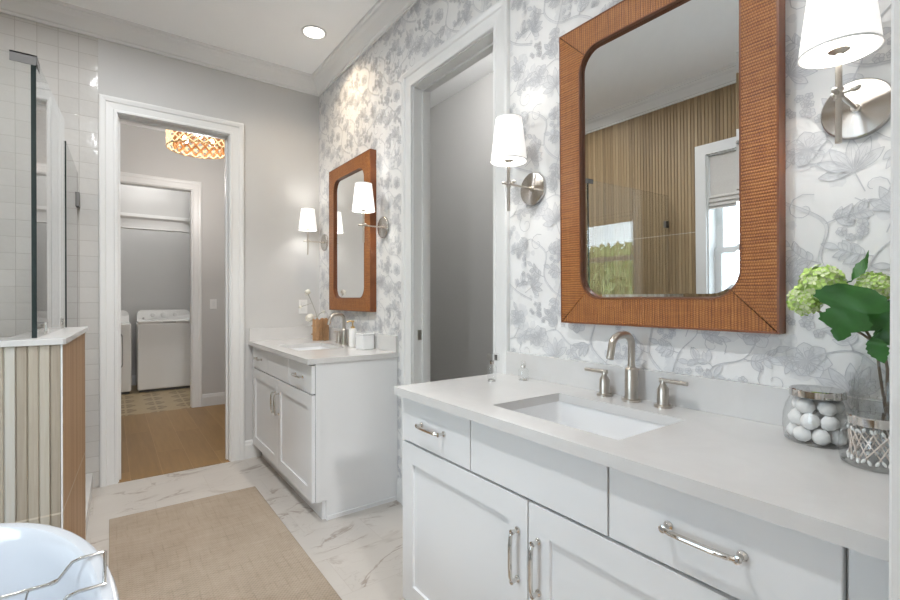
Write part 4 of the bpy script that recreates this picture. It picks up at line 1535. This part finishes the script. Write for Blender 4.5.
appliance('washing_machine', -1.155, 'white top-load washing machine in the laundry alcove', 'washing machine', False)
appliance('clothes_dryer', -1.905, 'white front-door clothes dryer left of the washing machine', 'dryer', True)

# ================================================================ things on the near countertop
def jar(loc, r, h, lid_r, label):
    t = thing('glass_jar', label, 'jar', loc, group='glass jars on the near countertop')
    k = r
    g = MB()
    g.lathe([(0, 0.0), (k * .86, 0.0), (k * .95, 0.006), (k, h * .28), (k * .98, h * .5), (k * .90, h * .68), (lid_r * .97, h * .82), (lid_r * .95, h * .86)], 40)
    g.build('jar_body', M['jar'], t)
    MB().lathe([(k * .80, 0.0012), (k * .86, 0.0012), (k * .95, 0.006), (k * .93, 0.009), (k * .82, 0.005)], 40, close=True).build('jar_foot', M['cutglass'], t)
    MB().lathe([(0, h), (lid_r * .96, h), (lid_r, h - 0.002), (lid_r, h - 0.017), (lid_r * .96, h - 0.018), (0, h - 0.018)], 40).build('lid', M['chrome'], t)
    return t


JL, JS = (-0.104, 0.366, CT1), (-0.200, 0.243, CT1)
jar(JL, 0.067, 0.124, 0.054, 'larger metal-lidded glass jar, filled with white cotton balls')
jar(JS, 0.060, 0.100, 0.046, 'smaller metal-lidded glass jar, filled with cotton swabs')
rg = random.Random(3)
cb0 = MB().ball((0, 0, 0), 0.0185, 1, 1, 0.9, 14, 9)
for v in cb0.bm.verts:
    v.co *= 1 + 0.07 * math.sin(v.co.x * 400 + 1) * math.sin(v.co.y * 370) + 0.04 * math.sin(v.co.z * 600)
cbo = cb0.build('cotton_ball', M['cotton'], sharp=False)
tag(cbo, 'fluffy white cotton ball inside the larger glass jar', 'cotton ball', 'cotton balls in the jar')
spots = []
for layer, (z, n, rad, a0) in enumerate(((0.0205, 7, 0.0405, 0.0), (0.0205, 1, 0.0, 0), (0.053, 7, 0.0405, 0.4), (0.053, 1, 0.003, 0), (0.085, 5, 0.033, 0.2))):
    for k in range(n):
        a = a0 + 2 * PI * k / n
        spots.append((JL[0] + rad * math.cos(a), JL[1] + rad * math.sin(a), CT1 + z))
for k, p in enumerate(spots):
    o = cbo if k == 0 else cbo.copy()
    if k:
        COL.objects.link(o)
    o.location = p
    o.rotation_euler = (rg.random() * 3, rg.random() * 3, rg.random() * 3)
sw0 = thing('cotton_swab', 'paper-stemmed cotton swab leaning inside the smaller glass jar', 'cotton swab', (0, 0, 0), group='cotton swabs in the jar')
MB().tube([(0, 0, -0.036), (0, 0, 0.036)], 0.0014, 6).build('stick', M['paper'], sw0)
for z in (-0.034, 0.034):
    MB().ball((0, 0, z), 0.0030, 1, 1, 1.9, 8, 6).build('tip', M['cotton'], sw0)


def dup_rot(o, loc, rot):
    c = o.copy()
    COL.objects.link(c)
    c.location = loc
    c.rotation_euler = rot
    for chd in list(o.children):
        d = chd.copy()
        COL.objects.link(d)
        d.parent = c
    return c


pos = []
for k in range(30):
    a = 2 * PI * k / 30
    ln = R(22 + 14 * rg.random()) * (1 if k % 2 else -1)
    rad = 0.036 + 0.006 * rg.random()
    # lean sideways along the glass
    pos.append(((JS[0] + rad * math.cos(a), JS[1] + rad * math.sin(a), CT1 + 0.043), (0, 0, a), ln))
for k, (p, _, ln) in enumerate(pos):
    a = _[2]
    q = Matrix.Rotation(a, 4, 'Z') @ Matrix.Rotation(ln, 4, 'X')
    if k == 0:
        sw0.location = p
        sw0.rotation_euler = q.to_euler()
    else:
        dup_rot(sw0, p, q.to_euler())

# vase with hydrangeas
VX, VY = -0.082, 0.250
vs = thing('cut_glass_vase', 'clear cut-glass vase holding green hydrangeas', 'vase', (VX, VY, CT1))
mb = MB()
pr = [(0, 0.002), (0.036, 0.0005), (0.040, 0.01), (0.050, 0.06), (0.056, 0.12), (0.054, 0.16), (0.042, 0.19), (0.040, 0.205), (0.044, 0.212)]
mb.lathe(pr, 36)
for v in mb.bm.verts:
    a = math.atan2(v.co.y, v.co.x)
    r = math.hypot(v.co.x, v.co.y)
    if 0.02 < v.co.z < 0.17 and r > 0.02:
        k = 1 + 0.03 * math.cos(a * 18)
        v.co.x *= k
        v.co.y *= k
mb.build('vase_body', M['cutglass'], vs, smooth=False)
db = MB()
for j in range(6):
    for k in range(16):
        a = 2 * PI * (k + 0.5 * (j % 2)) / 16
        z = 0.04 + j * 0.021
        rr_ = 0.0455 + 0.0105 * min(1, j / 3.0) + 0.001
        db.ball((rr_ * math.cos(a), rr_ * math.sin(a), z), 0.0085, 0.7, 0.7, 1.0, 6, 4)
db.build('diamond_cuts', M['cutglass'], vs, smooth=False)


def lobed_leaf(mb, base, tip_dir, normal, L, Wd, lobes=True, droop=0.25):
    """broad toothed leaf, slightly folded and drooping"""
    t = Vector(tip_dir).normalized()
    nn = Vector(normal)
    nn = (nn - t * nn.dot(t)).normalized()
    s = t.cross(nn)
    base = Vector(base)
    if lobes:
        half = [(0.0, 0.06), (-0.08, 0.16), (-0.06, 0.26), (0.00, 0.34), (0.02, 0.42), (0.10, 0.46), (0.13, 0.54), (0.20, 0.52), (0.25, 0.55), (0.29, 0.46), (0.34, 0.42), (0.37, 0.31), (0.40, 0.25), (0.45, 0.31), (0.50, 0.30), (0.55, 0.38), (0.62, 0.35), (0.67, 0.37), (0.71, 0.27), (0.75, 0.22), (0.79, 0.13), (0.84, 0.15), (0.90, 0.10), (0.94, 0.08), (1.0, 0.0)]
    else:
        half = [(0.0, 0.02), (0.08, 0.14), (0.18, 0.24), (0.24, 0.22), (0.34, 0.30), (0.42, 0.26), (0.50, 0.31), (0.60, 0.24), (0.66, 0.25), (0.76, 0.15), (0.82, 0.15), (0.92, 0.06), (1.0, 0.0)]
    def P(u, v):
        z = -droop * u * u * L + 0.22 * abs(v) * Wd * (0.5 - u) + 0.045 * L * math.sin(8 * u + 6 * v)
        return base + t * (u * L) + s * (v * Wd) + nn * z
    mid = [mb.bm.verts.new(P(u, 0)) for u, _ in half]
    for sg in (1, -1):
        m1_ = [mb.bm.verts.new(P(u, sg * v * 0.5)) for u, v in half]
        ed = [mb.bm.verts.new(P(u, sg * v)) for u, v in half]
        for A, B in ((mid, m1_), (m1_, ed)):
            for i in range(len(half) - 1):
                try:
                    f = mb.bm.faces.new((A[i], A[i + 1], B[i + 1], B[i]))
                    f.smooth = True
                except ValueError:
                    pass


def head(c, r, seed, parent, n=120):
    """ball of many four-petalled florets"""
    rg = random.Random(seed)
    for nm, mt, part in (('flower_head', M['petal'], 0), ('pale_florets', M['petal2'], 1)):
        mb = MB()
        for k in range(n):
            if (k % 5 < 2) != bool(part):
                continue
            z = 1 - 2 * (k + 0.5) / n
            a = k * 2.39996
            d = Vector((math.sqrt(1 - z * z) * math.cos(a), math.sqrt(1 - z * z) * math.sin(a), z))
            p = Vector(c) + d * r * (0.74 + 0.32 * rg.random())
            u = d.orthogonal().normalized()
            w = d.cross(u)
            ph = rg.random() * 1.57
            s = r * (0.27 + 0.12 * rg.random())
            for q in range(4):
                b = ph + q * PI / 2
                e = u * math.cos(b) + w * math.sin(b)
                f_ = u * math.cos(b + PI / 2) + w * math.sin(b + PI / 2)
                mb.face([p, p + e * s * .55 + f_ * s * .42 + d * s * .18, p + e * s + d * s * .30, p + e * s * .55 - f_ * s * .42 + d * s * .18])
        if part == 0:
            mb.ball(c, r * 0.80, u=12, v=8)
            o = mb.build(nm, mt, parent)
            first = o
        else:
            mb.build(nm, mt, first)
    return first


def hydrangea(label, c, r, seed, mouth, leaves):
    t = thing('hydrangea_stem', label, 'flower', (VX, VY, CT1 + 0.03), group='hydrangeas in the vase')
    b = Vector((VX, VY, CT1 + 0.03))
    L = lambda p: Vector(p) - b
    mth = L((VX + mouth[0], VY + mouth[1], CT1 + 0.215))
    cc = L(c)
    st = MB()
    pts = [Vector((mouth[0] * -0.4, mouth[1] * -0.4, 0))] + bez(mth - Vector((0, 0, 0.03)), mth + Vector((0, 0, 0.05)), cc + Vector((0.02, -0.03, -0.05)), cc, 10)
    st.tube(pts, 0.0028, 8)
    st.build('stalk', M['stalk'], t)
    head(cc, r, seed, t)
    for (bs_, td, nn, ln, wd, lob, dr) in leaves:
        lb = MB()
        lobed_leaf(lb, L(bs_), td, nn, ln, wd, lob, dr)
        # short petiole back to the stem
        near = min(pts[2:], key=lambda q: (q - L(bs_)).length)
        lb.tube([near, (near + L(bs_)) / 2 + Vector((0, 0, 0.004)), L(bs_)], 0.0016, 6)
        lb.build('leaf', M['leaf'], t)
    return t


CAMV = Vector(cam.location)


def at(px, py, y_or_x, plane):
    """world point on plane x=.. ('x') or y=.. ('y') seen at that place in the photograph; used for measuring only"""
    yaw = R(36.236)
    pit = R(-0.24)
    fw = Vector((math.sin(yaw) * math.cos(pit), math.cos(yaw) * math.cos(pit), math.sin(pit)))
    rt = Vector((math.cos(yaw), -math.sin(yaw), 0))
    up = rt.cross(fw)
    d = fw + rt * ((px - 450) / 463.3) + up * ((300 - py) / 463.3)
    i = 'xyz'.index(plane)
    return CAMV + d * ((y_or_x - CAMV[i]) / d[i])


pA = at(822, 284, -0.150, 'x')
pB = at(804, 300, -0.165, 'x')
pC = at(874, 287, -0.120, 'x')
lf1 = at(855, 290, -0.185, 'x')
lf2 = at(852, 281, -0.15, 'x')
lf3 = at(872, 338, -0.16, 'x')
lf4 = at(878, 308, -0.13, 'x')
hydrangea('green hydrangea stem with the largest round bloom, beside the mirror frame', pA, 0.040, 11, (-0.012, 0.010), [
    (lf1, (-0.12, 0.22, -0.95), (-1.0, -0.2, 0.15), 0.112, 0.118, True, 0.10),
    (lf2, (0.1, -0.45, 0.85), (-0.8, 0.6, 0.1), 0.070, 0.045, False, -0.1)])
hydrangea('green hydrangea stem with the lowest bloom, left of the large leaf', pB, 0.031, 12, (-0.016, -0.004), [])
hydrangea('green hydrangea stem with the bloom at the door casing', pC, 0.031, 13, (0.010, -0.008), [
    (lf3, (-0.1, -0.25, -0.6), (-1.0, -0.1, 0.3), 0.055, 0.06, False, 0.1),
    (lf4, (-0.1, -0.4, -0.75), (-1.0, 0.2, 0.3), 0.10, 0.11, True, 0.15)])

# two small clear bottles at the far end of the near countertop
def bottle(loc, h, r, label):
    t = thing('glass_bottle', label, 'bottle', loc, group='clear bottles on the near countertop')
    MB().lathe([(0, 0.0005), (r * .95, 0.0005), (r, 0.004), (r, h * .78), (r * .85, h * .90), (r * .45, h * .97), (r * .42, h)], 24).build('bottle_body', M['cutglass'], t)
    MB().lathe([(0, 0.0008), (r * .8, 0.0008), (r * .8, 0.008), (0, 0.009)], 20).build('bottle_base', M['chrome'], t)
    MB().lathe([(0, h - 0.002), (r * .5, h - 0.002), (r * .5, h + 0.010), (0, h + 0.010)], 16).build('collar', M['chrome'], t)
    return t


b1 = bottle((-0.195, 1.411, CT1), 0.072, 0.018, 'clear glass bottle with square crystal stopper, at the counter end')
MB().box(-0.018, 0.026, -0.020, 0.012, 0.082, 0.112, 0.004).build('stopper', M['cutglass'], b1)
MB().box(0.006, 0.010, -0.022, -0.008, 0.086, 0.108, 0.001).build('stopper_clip', M['greymetal'], b1)
b2 = bottle((-0.075, 1.352, CT1), 0.052, 0.020, 'small clear glass bottle by the backsplash behind the other bottle')
MB().ball((0, 0, 0.070), 0.011).build('stopper', M['cutglass'], b2)

# ================================================================ things on the far countertop
t = thing('bark_vase', 'small tan bark-wrapped vase on the far countertop', 'vase', (-0.112, 3.60, CT1), (0, 0, R(20)))
mb = MB()
n = 20
for k in range(n):
    a = 2 * PI * k / n
    r = 0.036
    w = 0.0075
    hh = 0.172 + 0.006 * math.sin(k * 2.3)
    mb.box(-w, w, -w, w, 0.0005, hh, 0.004, 1)
    vsn = [v for v in mb.bm.verts if not v.tag]
    bmesh.ops.transform(mb.bm, matrix=Matrix.Translation((r * math.cos(a), r * math.sin(a), 0)) @ Matrix.Rotation(a, 4, 'Z'), verts=vsn)
    for v in vsn:
        v.tag = True
mb.lathe([(0, 0.0005), (0.034, 0.0005), (0.034, 0.165), (0, 0.165)], 20)
mb.build('bark', M['bark'], t)
for z in (0.05, 0.115):
    MB().lathe([(0.0432, z - 0.003), (0.046, z - 0.003), (0.046, z + 0.003), (0.0432, z + 0.003)], 24, close=True).build('binding', M['bark'], t)


def sprig(label, tip, r, blooms):
    s = thing('white_flower_stem', label, 'flower', (-0.112, 3.60, CT1 + 0.1655), group='white flowers in the bark vase')
    tip = Vector(tip)
    MB().tube(bez((0, 0, 0), (0, 0, 0.04), tip * 0.6 + Vector((0, 0, 0.02)), tip, 8), 0.0028, 6).build('stalk', M['twig'], s)
    for p, rr_ in blooms:
        fb = MB()
        p = Vector(p)
        for k in range(26):
            z = 1 - 2 * (k + 0.5) / 26
            a = k * 2.39996
            d = Vector((math.sqrt(1 - z * z) * math.cos(a), math.sqrt(1 - z * z) * math.sin(a), z))
            u = d.orthogonal().normalized() * rr_ * 0.5
            w = d.cross(u)
            fb.face([p + d * rr_ * .75 - u, p + d * rr_ * .9 + w, p + d * rr_ * 1.05 + u, p + d * rr_ * .9 - w])
        fb.ball(p, rr_ * 0.8, u=10, v=7)
        fb.build('bloom', M['flower'], s)
        if (p - tip).length > 0.02:
            MB().tube([tip * 0.55 + Vector((0, 0, 0.012)), p], 0.002, 6).build('side_stalk', M['twig'], s)
    return s


sprig('low stem with a round cream bloom at the rim of the bark vase', (-0.055, 0.012, 0.012), 0.03, [((-0.055, 0.012, 0.014), 0.033)])
sprig('tall bare stem with small white buds rising from the bark vase', (-0.07, 0.02, 0.215), 0.02, [((-0.07, 0.02, 0.218), 0.022), ((-0.125, 0.03, 0.10), 0.013)])
sprig('short leaning grey twig in the bark vase, toward the faucet', (0.035, -0.05, 0.06), 0.02, [((0.035, -0.05, 0.062), 0.012)])

t = thing('soap_dispenser', 'white soap bottle with a gold pump beside the far faucet', 'soap dispenser', (-0.10, 2.955, CT1))
MB().lathe([(0, 0.0005), (0.024, 0.0005), (0.027, 0.004), (0.027, 0.115), (0.022, 0.126), (0.012, 0.13), (0, 0.13)], 28).build('bottle_body', M['white_plastic'], t)
mb = MB()
mb.lathe([(0, 0.128), (0.014, 0.128), (0.014, 0.142), (0.005, 0.144), (0.005, 0.168), (0.011, 0.17), (0.011, 0.182), (0, 0.183)], 20)
mb.tube([(0, 0, 0.177), (-0.02, 0.01, 0.178), (-0.034, 0.017, 0.170)], 0.0042, 8)
mb.build('pump', M['brass'], t)
t = thing('square_canister', 'white square lidded canister on the far countertop end', 'canister', (-0.085, 2.80, CT1), (0, 0, R(8)))
MB().box(-0.045, 0.045, -0.045, 0.045, 0.0005, 0.094, 0.006, 3).build('canister_body', M['ceramic'], t)
MB().box(-0.047, 0.047, -0.047, 0.047, 0.0945, 0.106, 0.004).build('lid', M['ceramic'], t)

# ================================================================ roman shade in the window
t = thing('roman_shade', 'grey linen roman shade, half raised, in the window', 'window shade', (XL, ym, 0))
ya, yb = WY0 + 0.016 - ym, WY1 - 0.016 - ym
sb = MB()
xs = -0.028
zt, zb = WZ1 - 0.016, 1.955
pr = [(xs, zt), (xs + 0.004, (zt + zb) / 2), (xs, zb + 0.12), (xs + 0.022, zb + 0.098), (xs + 0.004, zb + 0.090), (xs + 0.026, zb + 0.062), (xs + 0.006, zb + 0.054), (xs + 0.028, zb + 0.026), (xs + 0.010, zb + 0.016), (xs + 0.018, zb), (xs + 0.004, zb), (xs - 0.008, zb + 0.03), (xs - 0.006, zt)]
sb.prism(pr, 1, ya, yb)
sb.build('fabric', M['linen'], t)
MB().box(xs - 0.02, xs - 0.007, ya, yb, zt - 0.04, zt + 0.003).build('head_rail', M['trim'], t)
